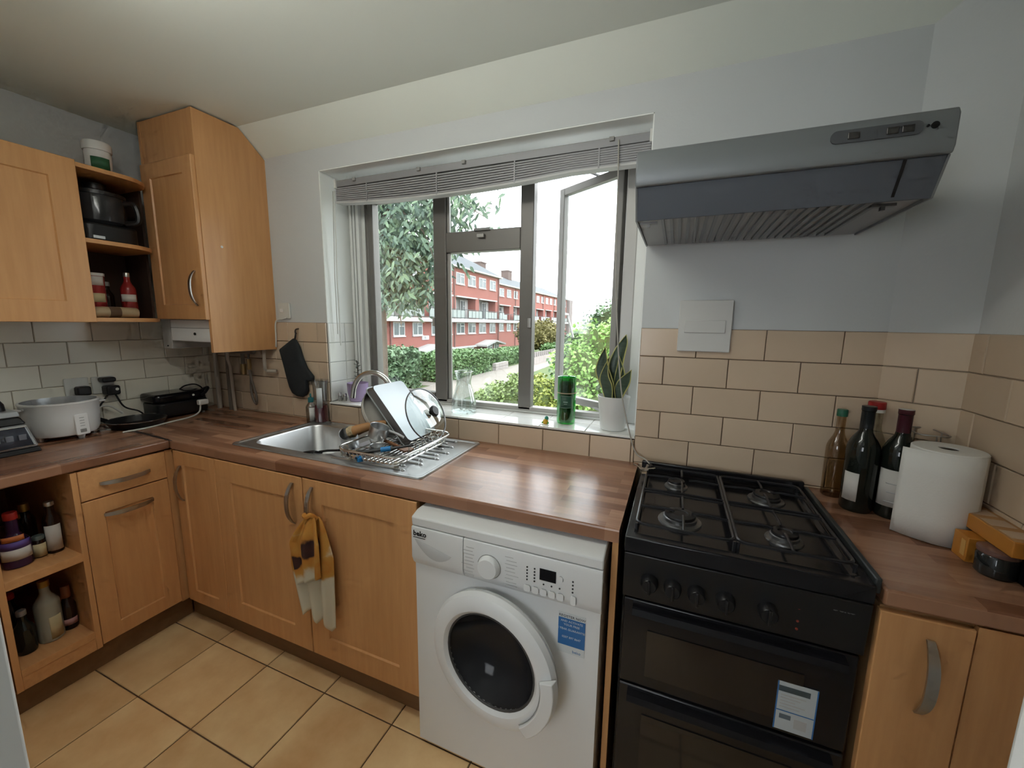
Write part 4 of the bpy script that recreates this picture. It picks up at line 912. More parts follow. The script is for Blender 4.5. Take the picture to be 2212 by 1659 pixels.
cloth(lambda j: (1.462-.100*min(1, j*3)**.7+.045*max(0, j-.5)*2, 1.485+.075*min(1, j*3)**.7-.012*j), lambda i: .335-.045*i+.03*abs(math.sin(i*7)), .735, -.592, .022, 2.6, .3, 'back_layer')
cloth(lambda j: (1.455-.085*min(1, j*2.6)**.7+.035*j, 1.482+.050*min(1, j*2.6)**.7-.010*j), lambda i: .470+.055*i, .742, -.612, .020, 2.1, 1.4, 'front_layer')
MB().tube(bez([(1.435, -.600, .728), (1.440, -.618, .745), (1.452, -.622, .742), (1.468, -.615, .748), (1.478, -.600, .728)], 16), .009, 8).build('gathered_top', TM, tw)
# ================================================================== SINK THINGS
RZ, RB = .968, .930
rx0, rx1, ry0, ry1 = 1.470, 1.775, -.500, -.115
rk_ = thing('dish_rack', (1.62, -.31, .9155), 'chrome wire dish rack standing on the drainer', 'dish rack')
rrim = [(a, b, RZ+.012*(0 if b < -.2 else 1)*0) for a, b in rrect(rx0, ry0, rx1, ry1, .06, 6)]
WIRE = M('rack_wire', (.70,.69,.66), .18, 1.0)
MB().tube(rrim, .0042, 8, True).build('rim', WIRE, rk_)
MB().tube([(a, b, RB+.006) for a, b in rrect(rx0+.02, ry0+.02, rx1-.02, ry1-.02, .05, 5)], .003, 6, True).build('lower_ring', WIRE, rk_)
for i in range(13):
    x = rx0+.035+i*(rx1-rx0-.07)/12
    MB().tube([(x, ry0+.003, RZ-.004), (x, ry0+.016, RB+.004), (x, ry0+.035, RB), (x, ry1-.035, RB), (x, ry1-.016, RB+.004), (x, ry1-.003, RZ-.004)], .0020, 6).build('wire', WIRE, rk_)
for y in (-.43, -.31, -.19): MB().tube([(rx0+.003, y, RZ-.004), (rx0+.02, y, RB+.002), (rx0+.04, y, RB-.004), (rx1-.04, y, RB-.004), (rx1-.02, y, RB+.002), (rx1-.003, y, RZ-.004)], .0024, 6).build('cross_wire', WIRE, rk_)
for i in range(5):
    y = -.36+.045*i
    MB().tube(bez([(1.715, y, RB), (1.72, y, RB+.045), (1.735, y+.012, RB+.055), (1.75, y+.02, RB+.045), (1.752, y+.022, RB)], 12), .0020, 6).build('plate_loop', WIRE, rk_)
for x, y in ((rx0+.045, ry0+.045), (rx1-.045, ry0+.045), (rx1-.045, ry1-.045), (rx0+.045, ry1-.045)):
    MB().lathe([(.008, .9145), (.010, .917), (.008, .932), (.006, .936)], (x, y, 0), 10).build('foot', M('foot_plastic', (.55,.50,.42), .3), rk_)
# baking tray leaning to the left
u = Vector((.192, 0, -.225)).normalized(); v = Vector((0, 1, 0)); nrm = Vector((.225, 0, .192)).normalized()
tf = axes((1.452, -.262, 1.176), u, v, nrm)
tr = thing('baking_tray', (1.55, -.16, .94), 'grey steel baking tray leaning in the dish rack with its flat base showing', 'baking tray')
L, Dp, T = .300, .215, .030
R4 = lambda i, z: [(i, i, z), (L-i, i, z), (L-i, Dp-i, z), (i, Dp-i, z)]
TRM = M('tray_metal', (.40,.43,.45), .38, .55); TRD = M('tray_rim', (.16,.15,.145), .35, .7)
m = MB().ring([[(a, b, 0) for a, b in rrect(.004, .004, L-.004, Dp-.004, .02, 4)], [(a, b, -T) for a, b in rrect(-.004, -.004, L+.004, Dp+.004, .022, 4)]], True, False, False).xform(tf); m.f = [f[::-1] for f in m.f]; m.build('side_wall', TRD, tr)
MB().prism(rrect(.004, .004, L-.004, Dp-.004, .02, 4), -.0015, .0005, 'z').xform(tf).build('base', TRM, tr)
MB().tube([tuple(tf @ Vector((a, b, -T))) for a, b in rrect(-.006, -.006, L+.006, Dp+.006, .022, 4)], .003, 6, True).build('rolled_rim', TRM, tr)
# round white pan behind the tray
pp = thing('round_cake_pan', (1.48, -.20, .94), 'round pale pan leaning behind the baking tray', 'pan')
pf_ = lean((1.462, -.190, 1.038), (.82, -.10, .56))
MB().lathe([(.001, 0), (.112, 0), (.118, .004), (.124, .030), (.127, .031), (.122, .028), (.115, .002), (.001, .002)], (0, 0, 0), 44, cap0=False, cap1=False).xform(pf_).build('bowl', M('pan_pale', (.58,.56,.52), .35), pp)
MB().lathe([(.001, -.002), (.113, -.002), (.119, .003)], (0, 0, 0), 44, cap0=False, cap1=False).xform(pf_).build('underside', BLACK, pp)
# glass lid
lf = lean((1.695, -.205, 1.062), (.90, -.05, .43))
gd = thing('glass_pan_lid', (1.69, -.2, .94), 'round glass pan lid with a black knob standing upright in the dish rack', 'pan lid')
MB().lathe([(.116, 0), (.090, .012), (.05, .020), (.001, .023)], (0, 0, 0), 44, cap0=False, cap1=False).xform(lf).build('dome', glass('lid_glass', (.86,.90,.89), .10), gd)
MB().tube([tuple(lf @ Vector((.117*math.cos(2*PI*i/44), .117*math.sin(2*PI*i/44), 0))) for i in range(44)], .0032, 8, True).build('rim', M('lid_rim', (.12,.12,.12), .25, .8), gd)
MB().lathe([(.009, .023), (.009, .034), (.022, .038), (.024, .048), (.018, .054), (.001, .055)], (0, 0, 0), 24).xform(lf).build('knob', BLACK, gd)
# cups, brushes and cutlery
def cup(name, loc, axis, r, h, label, cat, mat=STEEL):
    t = thing(name, loc, label, cat); f = lean(loc, axis)
    MB().lathe([(.001, 0), (r*.90, 0), (r*.96, .004), (r, h), (r*1.03, h+.001), (r*.97, h-.001), (r*.92, .006), (.001, .004)], (0, 0, 0), 28, cap0=False, cap1=False).xform(f).build('cup', mat, t); return t, f
t, f_ = cup('measuring_cup', (1.535, -.330, .975), (.32, .1, .94), .040, .050, 'larger steel measuring cup lying in the dish rack', 'cup')
MB().tube([tuple(f_ @ Vector(p)) for p in ((-.04, 0, .046), (-.08, .01, .050), (-.11, .015, .048))], .005, 8).build('cup_handle', STEEL, t)
t, f_ = cup('measuring_cup', (1.592, -.395, .938), (.05, -.05, 1), .028, .030, 'smaller steel measuring cup in the front of the dish rack', 'cup')
MB().tube([tuple(f_ @ Vector(p)) for p in ((.0, .028, .028), (-.02, .06, .032), (-.03, .085, .034))], .004, 8).build('cup_handle', STEEL, t)
t, f_ = cup('steel_mug', (1.395, -.335, .928), (.35, -.45, .82), .037, .075, 'brushed steel mug tipped at the left end of the dish rack', 'mug', STEEL)
wb_ = thing('dish_brush', (1.45, -.33, .98), 'wooden dish brush with pale bristles lying across the dish rack', 'brush')
WOOD = M('brush_wood', (.36,.17,.06), .55, noise=.5, nscale=5, stretch=(2, 9, 9), col2=(.46,.24,.10))
MB().tube(bez([(1.425, -.345, .990), (1.455, -.325, 1.003), (1.485, -.30, 1.012), (1.51, -.275, 1.018), (1.53, -.262, 1.022)], 16), .024, 12, r1=.010).build('handle', WOOD, wb_)
MB().lathe([(.020, 0), (.026, .010), (.022, .030), (.012, .034), (.001, .034)], (0, 0, 0), 16).xform(lean((1.430, -.340, .995), (-.75, -.45, -.35))).build('bristles', M('bristle_pale', (.46,.36,.22), .9, bump=.8, bscale=150), wb_)
sp_ = thing('wooden_spoon', (1.62, -.33, .935), 'brown wooden spatula lying flat in the dish rack', 'spatula')
SPW = M('spatula_wood', (.22,.10,.045), .5)
MB().tube(bez([(1.50, -.30, .962), (1.58, -.315, .957), (1.65, -.335, .950)], 12), .007, 8).build('handle', SPW, sp_)
MB().prism([(0, -.008), (.02, -.02), (.07, -.024), (.08, 0), (.07, .024), (.02, .02), (0, .008)], -.003, .003, 'z').xform(axes((1.645, -.333, .951), (.96, -.28, -.02), (.28, .96, 0), (.02, 0, 1))).build('blade', SPW, sp_)
ut = thing('black_spatula', (1.62, -.44, .94), 'black kitchen utensil with a blue collar at the front of the dish rack', 'utensil')
MB().tube(bez([(1.52, -.475, .946), (1.58, -.455, .955), (1.635, -.425, .962)], 10), .009, 10, r1=.007).build('handle', M('soft_black', (.03,.032,.035), .4), ut)
MB().cyl((1.635, -.425, .962), (1.665, -.405, .966), .010, 12).build('collar', M('bright_blue', (.02,.22,.55), .4), ut)
MB().cyl((1.665, -.405, .966), (1.735, -.355, .974), .006, 10, .004).build('shaft', BLACK, ut)
kf = MB().prism([(0, -.009), (.11, -.011), (.13, 0), (.11, .006), (0, .009)], -.001, .001, 'z').xform(axes((1.485, -.425, .948), (.75, -.62, .02), (.62, .75, 0), (0, 0, 1)))
tag(kf.build('steel_knife', CHROME), 'short steel blade lying at the left end of the dish rack', 'knife')
bp_ = MB().prism(rrect(0, -.011, .03, .011, .004, 3), -.008, .008, 'z').xform(axes((1.568, -.470, .935), (.8, -.55, 0), (.55, .8, 0), (0, 0, 1)))
tag(bp_.build('scouring_pad', M('bright_blue', (.02,.22,.55), .4), bevel=.002), 'little blue scouring pad under the front of the dish rack', 'scouring pad')
wt_ = thing('white_plastic_tub', (1.30, -.07, .912), 'small white plastic box standing behind the dish rack', 'box')
MB().ring([[(a, b, .913) for a, b in rrect(1.262, -.088, 1.362, -.050, .012, 4)], [(a, b, .992) for a, b in rrect(1.256, -.092, 1.368, -.046, .014, 4)], [(a, b, .996) for a, b in rrect(1.253, -.094, 1.371, -.044, .015, 4)], [(a, b, .992) for a, b in rrect(1.258, -.090, 1.366, -.048, .013, 4)], [(a, b, .918) for a, b in rrect(1.265, -.086, 1.359, -.053, .011, 4)]]).build('tub', WHITEP, wt_)
bs = thing('black_scraper', (1.29, -.43, .88), 'black silicone scraper resting on the front edge of the sink bowl', 'scraper')
MB().prism([(0, -.022), (.035, -.030), (.085, -.026), (.09, .020), (.04, .026), (.0, .016)], -.005, .005, 'z').xform(axes((1.235, -.435, .893), (.97, .05, .22), (-.10, .90, -.42), (-.2, .4, .9))).build('blade', BLACK, bs, bevel=.003)
MB().tube([(1.32, -.43, .913), (1.36, -.425, .922), (1.42, -.42, .93)], .005, 8).build('handle', BLACK, bs)
# ---- washing-up bottles by the window
ws = bottle('washing_up_bottle', (.875, -.072, ZW), 'small clear washing-up bottle with a teal cap and white label', 'bottle', .026, .135, .012, glass('clear_soap', (.62,.62,.60), .10), M('teal_cap', (.02,.16,.17), .4), .014, .025, .62, (.06, .62, M('label_bright', (.72,.72,.70), .5), 38, 15))
MB().lathe([(.005, ZW+.134), (.004, ZW+.155), (.001, ZW+.157)], (.875, -.072, 0), 10).build('nozzle', M('teal_cap', (.02,.16,.17), .4), ws)
rs = thing('red_soap_bottle', (.918, -.047, ZW), 'tall see-through soap bottle with red liquid beside the window', 'bottle')
MB().lathe([(.032, ZW), (.036, ZW+.004), (.036, ZW+.07), (.032, ZW+.10), (.036, ZW+.20), (.042, ZW+.225), (.042, ZW+.23)], (.918, -.047, 0), 26).build('body', glass('soap_plastic', (.72,.76,.78), .12), rs)
MB().lathe([(.030, ZW+.003), (.034, ZW+.006), (.034, ZW+.07), (.031, ZW+.095), (.001, ZW+.095)], (.918, -.047, 0), 24).build('liquid', M('red_liquid', (.16,.012,.03), .2), rs)
label_patch(rs, (.918, -.047), .0385, ZW+.085, ZW+.19, -70, -30, M('label_pale', (.60,.62,.62), .4), r1=.02)
# ================================================================== SILL THINGS
SZl = WZ0+.0005
pv = thing('purple_plant_pot', (1.052, .085, SZl), 'small purple glazed pot with a thin succulent on the window sill', 'potted plant')
PUR = M('purple_glaze', (.33,.25,.41), .18)
MB().lathe([(.040, SZl), (.044, SZl+.004), (.054, SZl+.055), (.056, SZl+.098), (.057, SZl+.100), (.052, SZl+.100), (.050, SZl+.085), (.001, SZl+.083)], (1.052, .085, 0), 32).build('pot', PUR, pv)
MB().lathe([(.050, SZl+.084), (.001, SZl+.088)], (1.052, .085, 0), 20, cap0=False, cap1=False).build('soil', M('soil', (.04,.028,.02), .95), pv)
LEAFD = M('succulent_leaf', (.045,.06,.05), .5)
st_ = bez([(1.055, .085, SZl+.085), (1.058, .082, SZl+.13), (1.066, .075, SZl+.19), (1.064, .072, SZl+.225)], 16)
MB().tube(st_, .003, 6).build('stem', M('stem_brown', (.07,.05,.04), .7), pv)
def leafmesh(mb, o, d, up, ln, w, n=4, fold=.15):
    d = Vector(d).normalized(); s = d.cross(Vector(up)); s = s.normalized() if s.length > 1e-4 else Vector((1, 0, 0)); nn = s.cross(d)
    o = Vector(o); vs = []; fs = []
    for i in range(n+1):
        t = i/n; ww = w*math.sin(PI*(.06+.94*t)**.8) if i < n else 0; c = o+d*ln*t-nn*ln*.18*t*t
        vs += [c-s*ww+nn*ww*fold, c, c+s*ww+nn*ww*fold]
    for i in range(n):
        a = i*3; fs += [(a, a+1, a+4, a+3), (a+1, a+2, a+5, a+4)]
    mb.add(vs, fs)
for i in range(16):
    p = st_[2+int(i*.8) if 2+int(i*.8) < len(st_) else -1]; a = i*2.4; m = MB(); leafmesh(m, p, (math.cos(a), math.sin(a), .6), (0, 0, 1), .026-.0005*i, .006); m.build('leaf', LEAFD, pv, solid=.002)
for x, y, h, lbl in ((.972, .035, .048, 'taller chrome shaker beside the purple pot'), (.992, .050, .042, 'shorter chrome shaker touching the purple pot')):
    t = thing('small_shaker', (x, y, SZl), lbl, 'shaker'); MB().lathe([(.009, SZl), (.010, SZl+.002), (.010, SZl+h*.62), (.0085, SZl+h*.64)], (x, y, 0), 16).build('body', M('shaker_grey', (.35,.35,.34), .2, .7), t); MB().lathe([(.0105, SZl+h*.64), (.0105, SZl+h*.9), (.007, SZl+h), (.001, SZl+h)], (x, y, 0), 16).build('cap', CHROME, t)
cf = thing('glass_carafe', (1.715, .085, SZl), 'clear empty glass carafe on the window sill', 'carafe')
MB().lathe([(.058, SZl), (.062, SZl+.004), (.060, SZl+.05), (.046, SZl+.105), (.036, SZl+.135), (.035, SZl+.155), (.044, SZl+.20), (.045, SZl+.202), (.043, SZl+.20), (.033, SZl+.155), (.034, SZl+.135), (.044, SZl+.105), (.058, SZl+.05), (.057, SZl+.008), (.001, SZl+.007)], (1.715, .085, 0), 36, cap0=True, cap1=False).build('body', glass('carafe_glass', (.90,.925,.915), .10), cf)
MB().tube([(1.715+.0445*math.cos(2*PI*i/36), .085+.0445*math.sin(2*PI*i/36), SZl+.201) for i in range(36)], .0016, 6, True).build('lip', glass('carafe_lip', (.55,.58,.57), .35), cf)
gb = thing('green_bottle_planter', (2.225, .095, SZl), 'cut green glass bottle with a label and dark filling on the window sill', 'planter')
GG = glass('green_glass', (.20,.72,.32), .08)
MB().lathe([(.036, SZl), (.040, SZl+.005), (.041, SZl+.03), (.040, SZl+.205), (.041, SZl+.206), (.037, SZl+.204), (.037, SZl+.008), (.001, SZl+.008)], (2.225, .095, 0), 32, cap1=False).build('glass', GG, gb)
MB().lathe([(.001, SZl+.130), (.030, SZl+.132), (.035, SZl+.15), (.034, SZl+.172), (.022, SZl+.186), (.001, SZl+.190)], (2.225, .095, 0), 24, cap0=False, cap1=False).build('moss', M('dark_moss', (.010,.016,.010), .95, bump=1, bscale=60), gb)
MB().lathe([(.001, SZl+.012), (.030, SZl+.014), (.033, SZl+.06), (.024, SZl+.10), (.034, SZl+.128), (.001, SZl+.130)], (2.225, .095, 0), 20, cap0=False, cap1=False).build('filling', M('dark_filling', (.012,.10,.030), .5), gb)
cen = math.degrees(math.atan2(CAM.y-.095, CAM.x-2.225))
label_patch(gb, (2.225, .095), .0412, SZl+.075, SZl+.125, cen-38, cen+30, M('label_darkgreen', (.015,.07,.04), .4))
LINE = M('label_line', (.30,.42,.36), .5)
for zz in (SZl+.074, SZl+.125): label_patch(gb, (2.225, .095), .0418, zz, zz+.0012, cen-38, cen+30, LINE, 'label_border')
for aa in (cen-38, cen+29): label_patch(gb, (2.225, .095), .0418, SZl+.075, SZl+.125, aa, aa+1.2, LINE, 'label_border')
label_patch(gb, (2.225, .095), .0418, SZl+.098, SZl+.1015, cen-18, cen+8, LINE, 'label_print'); label_patch(gb, (2.225, .095), .0418, SZl+.090, SZl+.092, cen-14, cen+4, LINE, 'label_print')
MB().tube([(2.225+.0412*math.cos(2*PI*i/30), .095+.0412*math.sin(2*PI*i/30), SZl+.137) for i in range(30)], .0018, 6, True).build('twine', M('twine', (.42,.36,.24), .9), gb)
ty = thing('little_toy', (2.149, .038, SZl), 'tiny yellow and green toy figure on the window sill', 'toy')
MB().lathe([(.010, SZl), (.013, SZl+.004), (.012, SZl+.014), (.006, SZl+.020), (.001, SZl+.021)], (2.149, .038, 0), 14).build('body', M('toy_yellow', (.55,.33,.02), .5), ty)
MB().lathe([(.001, SZl+.016), (.008, SZl+.018), (.009, SZl+.026), (.004, SZl+.033), (.001, SZl+.034)], (2.152, .042, 0), 12).build('hat', M('toy_teal', (.02,.24,.16), .5), ty)
for dx in (-.012, .012): MB().lathe([(.001, 0), (.005, .001), (.005, .006), (.001, .009)], (2.149+dx, .034, SZl+.001), 10).build('foot', M('toy_green', (.05,.30,.06), .5), ty)
# snake plant
sn = thing('snake_plant', (2.432, .072, SZl), 'snake plant with yellow-edged leaves in a white pot at the right of the sill', 'potted plant')
px, py = 2.432, .072
MB().lathe([(.046, SZl), (.050, SZl+.003), (.064, SZl+.130), (.066, SZl+.142), (.063, SZl+.143), (.060, SZl+.125), (.001, SZl+.122)], (px, py, 0), 36).build('pot', M('pot_white', (.66,.67,.66), .45), sn)
MB().lathe([(.060, SZl+.1225), (.001, SZl+.127)], (px, py, 0), 24, cap0=False, cap1=False).build('soil', MATS['soil'], sn)
SNG = M('snake_leaf', (.035,.06,.042), .35, noise=.4, nscale=14, stretch=(.6, .6, 5), col2=(.075,.11,.075)); SNE = M('snake_leaf_edge', (.42,.40,.14), .4)
def sleaf(path, w, side):
    P_ = bez(path, 18); N = len(P_); vs = []; fs = []; side = Vector(side).normalized(); m = MB()
    ms = []
    for i, p in enumerate(P_):
        t = i/(N-1); ww = w*(.55+.45*math.sin(PI*min(1, t*1.15)))*(1-t**4); 
        for k in (-1, -.86, 0, .86, 1): vs.append(p+side*ww*k+Vector((0, -1, 0))*(-.010*(1-k*k))*1.0)
    for i in range(N-1):
        for k in range(4): fs.append((i*5+k, i*5+k+1, i*5+k+6, i*5+k+5)); ms.append(1 if k in (0, 3) else 0)
    m.v = [tuple(p) for p in vs]; m.f = fs; m.m = ms
    return m.build('leaf', [SNG, SNE], sn, solid=.0025, ang=180)
b0 = SZl+.12
sleaf([(px-.008, py, b0), (px-.030, py-.01, b0+.07), (px-.052, py-.012, b0+.13), (px-.050, py-.012, b0+.185), (px-.042, py-.012, b0+.225)], .034, (1, -.3, .25))
sleaf([(px+.004, py+.008, b0), (px-.004, py+.008, b0+.10), (px+.006, py+.008, b0+.18), (px+.028, py+.006, b0+.245), (px+.036, py+.004, b0+.275)], .031, (1, -.25, -.2))
sleaf([(px-.018, py-.012, b0), (px-.028, py-.02, b0+.06), (px-.040, py-.022, b0+.11), (px-.022, py-.018, b0+.19)], .028, (1, -.4, .1))
sleaf([(px+.012, py-.006, b0), (px+.026, py-.012, b0+.055), (px+.050, py-.018, b0+.10), (px+.066, py-.022, b0+.135)], .029, (.8, -.4, -.5))
sleaf([(px+.010, py+.010, b0), (px+.018, py+.004, b0+.07), (px+.020, py, b0+.13), (px+.012, py, b0+.19)], .026, (1, -.3, 0))
# ================================================================== BLIND
bd_ = thing('venetian_blind', (1.77, .07, 2.05), 'raised grey venetian blind sagging across the top of the window', 'blind')
ALU = M('blind_grey', (.29,.29,.30), .42, .2); ALUL = M('blind_slat_grey', (.31,.31,.32), .45)
bx0, bx1 = 1.004, 2.522
sag = lambda x: -.030*(1-((x-1.60)/.62)**2) if abs(x-1.60) < .62 else 0
def strip(z, y0, y1, th, amp, nm, mat, dz=0):
    N = 40
    rings = [[(x, y0, z+amp*sag(x)+dz*(x-bx0)), (x, y1, z+amp*sag(x)+dz*(x-bx0)), (x, y1, z+th+amp*sag(x)+dz*(x-bx0)), (x, y0, z+th+amp*sag(x)+dz*(x-bx0))] for x in [bx0+(bx1-bx0)*i/N for i in range(N+1)]]
    return MB().ring(rings).build(nm, mat, bd_, smooth=False)
MB().box(bx0, .045, 2.118, bx1, .080, 2.150).build('head_rail', ALU, bd_, bevel=.002)
for i in range(8): strip(2.108-.0082*i, .044, .082, .0066, .10+.080*i, 'slat', ALUL)
strip(2.043, .042, .084, .008, .75, 'bottom_rail', M('blind_rail_pale', (.50,.50,.49), .45))
for x in (bx0-.004, bx1-.006): MB().box(x, .036, 2.112, x+.012, .086, 2.156).build('end_bracket', OFFW, bd_, bevel=.002)
for x in (1.12, 1.50, 1.735, 2.37): MB().box(x, .036, 2.135, x+.018, .046, 2.150).build('clip', GREYP, bd_, bevel=.001)
for x in (1.20, 1.60, 1.98, 2.33): MB().box(x, .0415, 2.045+sag(x)*.7, x+.006, .044, 2.118).build('ladder_tape', ALU, bd_)
cdp = bez([(2.405, .038, 2.135), (2.412, .030, 1.95), (2.420, .020, 1.70), (2.440, .0, 1.45), (2.470, -.015, 1.20), (2.512, -.022, 1.03), (2.540, -.026, .955), (2.575, -.055, .945), (2.600, -.105, .942)], 60)
MB().tube(cdp, .0026, 6).build('pull_cord', M('cord', (.40,.38,.34), .8), bd_)
MB().cyl((2.600, -.105, .942), (2.607, -.128, .940), .006, 10).build('cord_end', BLACK, bd_)
wand = MB().tube([(1.000, .040, 2.10), (.985, .045, 1.65), (.982, .05, 1.32)], .004, 6).build('tilt_wand', OFFW, bd_)
MB().tube([(.990, .040, 2.10), (.968, .045, 1.68), (.965, .048, 1.38)], .0018, 6).build('pull_cord', MATS['cord'], bd_)
# ================================================================== RIGHT SIDE
vp = thing('blank_cover_plate', (2.745, -.012, 1.36), 'blank white cover plate on the wall where the tiles start', 'cover plate')
MB().box(2.660, -.022, 1.358, 2.832, -.0005, 1.540).build('plate', M('cover_white', (.60,.60,.58), .6), vp, bevel=.003); MB().box(2.680, -.0265, 1.425, 2.812, -.0215, 1.470).build('raised_panel', M('cover_white', (.60,.60,.58), .6), vp, bevel=.002)
ky = thing('key_bunch', (2.585, -.135, .9145), 'small bunch of metal keys on the back left of the cooker', 'keys')
for i, (a, dx, dy) in enumerate(((.3, 0, 0), (1.5, .006, -.012), (2.5, -.008, -.02))):
    f_ = axes((2.582+dx, -.15+dy, .9365+.004*i), (math.cos(a), math.sin(a), .15), (-math.sin(a), math.cos(a), 0), (-.1, 0, 1))
    k = MB().lathe([(.009, 0), (.009, .002)], (0, 0, 0), 14).box(.008, -.003, 0, .038, .003, .002).box(.028, -.006, 0, .032, -.003, .002); k.xform(f_).build('key', SATIN, ky)
MB().tube([(2.582+.011*math.cos(2*PI*i/16), -.145+.011*math.sin(2*PI*i/16), .938) for i in range(16)], .0012, 5, True).build('ring', CHROME, ky)
MB().box(2.575, -.185, .9325, 2.592, -.160, .9365).build('fob', M('fob', (.30,.22,.14), .5), ky)
CL2 = glass('clear_oil', (.72,.62,.48), .06); CL3 = glass('clear_spirit', (.70,.70,.64), .08)
def wine(loc, label, foil, labarc, lz=(.10, .42), name='wine_bottle'):
    x, y, z = loc; t = thing(name, loc, label, 'bottle'); R, H = .0395, .315
    pr = [(R*.9, 0), (R, .006), (R, .185), (R*.96, .200), (R*.75, .220), (.0175, .240), (.0150, .255), (.0150, .300), (.0165, .302), (.0165, H)]
    MB().lathe([(r, z+h) for r, h in pr], (x, y, 0), 30).build('glass', DKG, t)
    MB().lathe([(.0165, z+.238), (.0158, z+.250), (.0158, z+.302), (.0172, z+.304), (.0172, z+H+.001), (.001, z+H+.0015)], (x, y, 0), 24).build('foil', foil, t)
    label_patch(t, (x, y), R, z+lz[0]*H, z+lz[1]*H, labarc[0], labarc[1], PAPER); return t
w1 = wine((3.190, -.158, ZW), 'dark wine bottle with a black neck on the right worktop', M('foil_black', (.012,.016,.018), .35), (195, 250), (.11, .38))
w2 = wine((3.268, -.172, ZW), 'dark wine bottle with a deep red neck beside the kitchen roll', M('foil_red', (.06,.010,.018), .35), (190, 285), (.12, .46))
MB().lathe([(.0172, ZW+.316), (.001, ZW+.318)], (3.268, -.172, 0), 16).build('foil_top', OFFW, w2)
for (a, b, c) in ((200, 240, .16), (205, 235, .25), (200, 238, .33)): label_patch(w2, (3.268, -.172), .0400, ZW+c*.315, ZW+c*.315+.003, a+20, b+30, PRT, 'label_print')
bottle('oil_bottle', (3.160, -.062, ZW), 'clear oil bottle with a green cap by the cooker', 'bottle', .030, .285, .012, CL2, M('green_cap', (.02,.12,.07), .4), .014, .022, .55)
rb_ = bottle('clear_spirit_bottle', (3.240, -.070, ZW), 'clear bottle with a red cap standing behind the wine bottles', 'bottle', .036, .318, .018, CL3, M('red_lid', (.34,.02,.02), .4), .0215, .022, .55)
MB().lathe([(.021, ZW+.286), (.021, ZW+.296)], (3.240, -.070, 0), 20).build('cap_ring', OFFW, rb_)
# wire rack behind
wr = thing('wire_basket', (3.345, -.14, ZW), 'thin wire basket in the corner behind the kitchen roll', 'basket')
for zz in (.16, .25): MB().tube([(a, b, ZW+zz) for a, b in rrect(3.300, -.185, 3.370, -.075, .02, 3)], .0022, 6, True).build('hoop', SATIN, wr)
for a, b in ((3.302, -.13), (3.335, -.185), (3.370, -.13), (3.335, -.075)): MB().cyl((a, b, ZW), (a, b, ZW+.25), .0020, 6).build('upright', SATIN, wr)
MB().tube([(a, b, ZW+.003) for a, b in rrect(3.300, -.185, 3.370, -.075, .02, 3)], .0022, 6, True).build('hoop', SATIN, wr)
# kitchen roll with a loose sheet
kr = thing('kitchen_roll', (3.320, -.265, ZW), 'white kitchen roll standing on end with a loose sheet on the right worktop', 'kitchen roll')
RP = M('roll_paper', (.70,.69,.66), .9, bump=.15, bscale=200)
kx_, ky_ = 3.322, -.268
MB().lathe([(.068, ZW+.001), (.070, ZW+.003), (.070, ZW+.236), (.068, ZW+.238), (.020, ZW+.238), (.019, ZW+.20), (.019, ZW+.002)], (kx_, ky_, 0), 40, cap0=True, cap1=False).build('roll', RP, kr)
MB().lathe([(.0195, ZW+.235), (.0195, ZW+.006)], (kx_, ky_, 0), 20, cap0=False, cap1=False).build('core', M('card_core', (.08,.065,.05), .9), kr)
sh_ = []
for i in range(15):
    t = i/14; a = math.radians(262-40*t)
    if t < .5: p = (kx_+.0715*math.cos(math.radians(320-90*t*2)), ky_+.0715*math.sin(math.radians(320-90*t*2)))
    else:
        q0 = (kx_+.0715*math.cos(math.radians(230)), ky_+.0715*math.sin(math.radians(230))); s_ = (t-.5)*2*.062; p = (q0[0]-s_*.80, q0[1]+s_*.50+.012*((t-.5)*2)**2)
    sh_.append(p)
MB().grid(lambda i, j: (sh_[round(i*14)][0], sh_[round(i*14)][1], ZW+.002+.233*j), 14, 4).build('loose_sheet', RP, kr, solid=.0012, ang=180)
# boxes and jars at the right edge
ORB = M('box_orange', (.50,.20,.03), .45); ORT = M('box_orange_top', (.46,.24,.09), .45)
tbx = thing('orange_tea_box', (3.365, -.375, ZW+.062), 'long orange carton lying on top of the smaller packets at the right edge', 'box')
MB().box(3.345, -.480, ZW+.062, XR-.010, -.275, ZW+.098).build('carton', ORB, tbx, bevel=.002); MB().box(3.347, -.478, ZW+.0978, XR-.012, -.277, ZW+.0986).build('printed_top', ORT, tbx)
for i in range(3): MB().box(3.352, -.46+.06*i, ZW+.0984, XR-.02, -.42+.06*i, ZW+.0991).build('print_mark', M('print_pale', (.55,.40,.28), .5), tbx)
tb2 = thing('small_orange_box', (3.325, -.375, ZW), 'small orange box standing under the long carton beside the kitchen roll', 'box')
MB().box(3.318, -.400, ZW, 3.37, -.350, ZW+.060).build('carton', ORB, tb2, bevel=.002); MB().box(3.3175, -.395, ZW+.012, 3.3185, -.38, ZW+.05).build('print_mark', M('box_light', (.60,.34,.10), .5), tb2)
jr = thing('glass_jar', (3.355, -.440, ZW), 'dark glass jar with a pinkish lid in front of the orange boxes', 'jar')
MB().lathe([(.030, ZW), (.033, ZW+.004), (.034, ZW+.044), (.030, ZW+.050)], (3.350, -.438, 0), 26).build('glass', M('jar_dark', (.015,.017,.017), .06, spec=.7), jr)
MB().lathe([(.033, ZW+.050), (.034, ZW+.052), (.034, ZW+.060), (.031, ZW+.0615), (.001, ZW+.0615)], (3.350, -.438, 0), 26).build('lid', M('jar_lid', (.22,.13,.11), .3, .3), jr)
bb = carton('black_packet', 3.388, -.475, ZW, .030, .050, .058, BLACKG, 'small glossy black packet between the jar and the right wall', 'packet'); MB().box(3.374, -.4985, ZW+.03, 3.392, -.4995, ZW+.055).build('label', PAPER, bb)
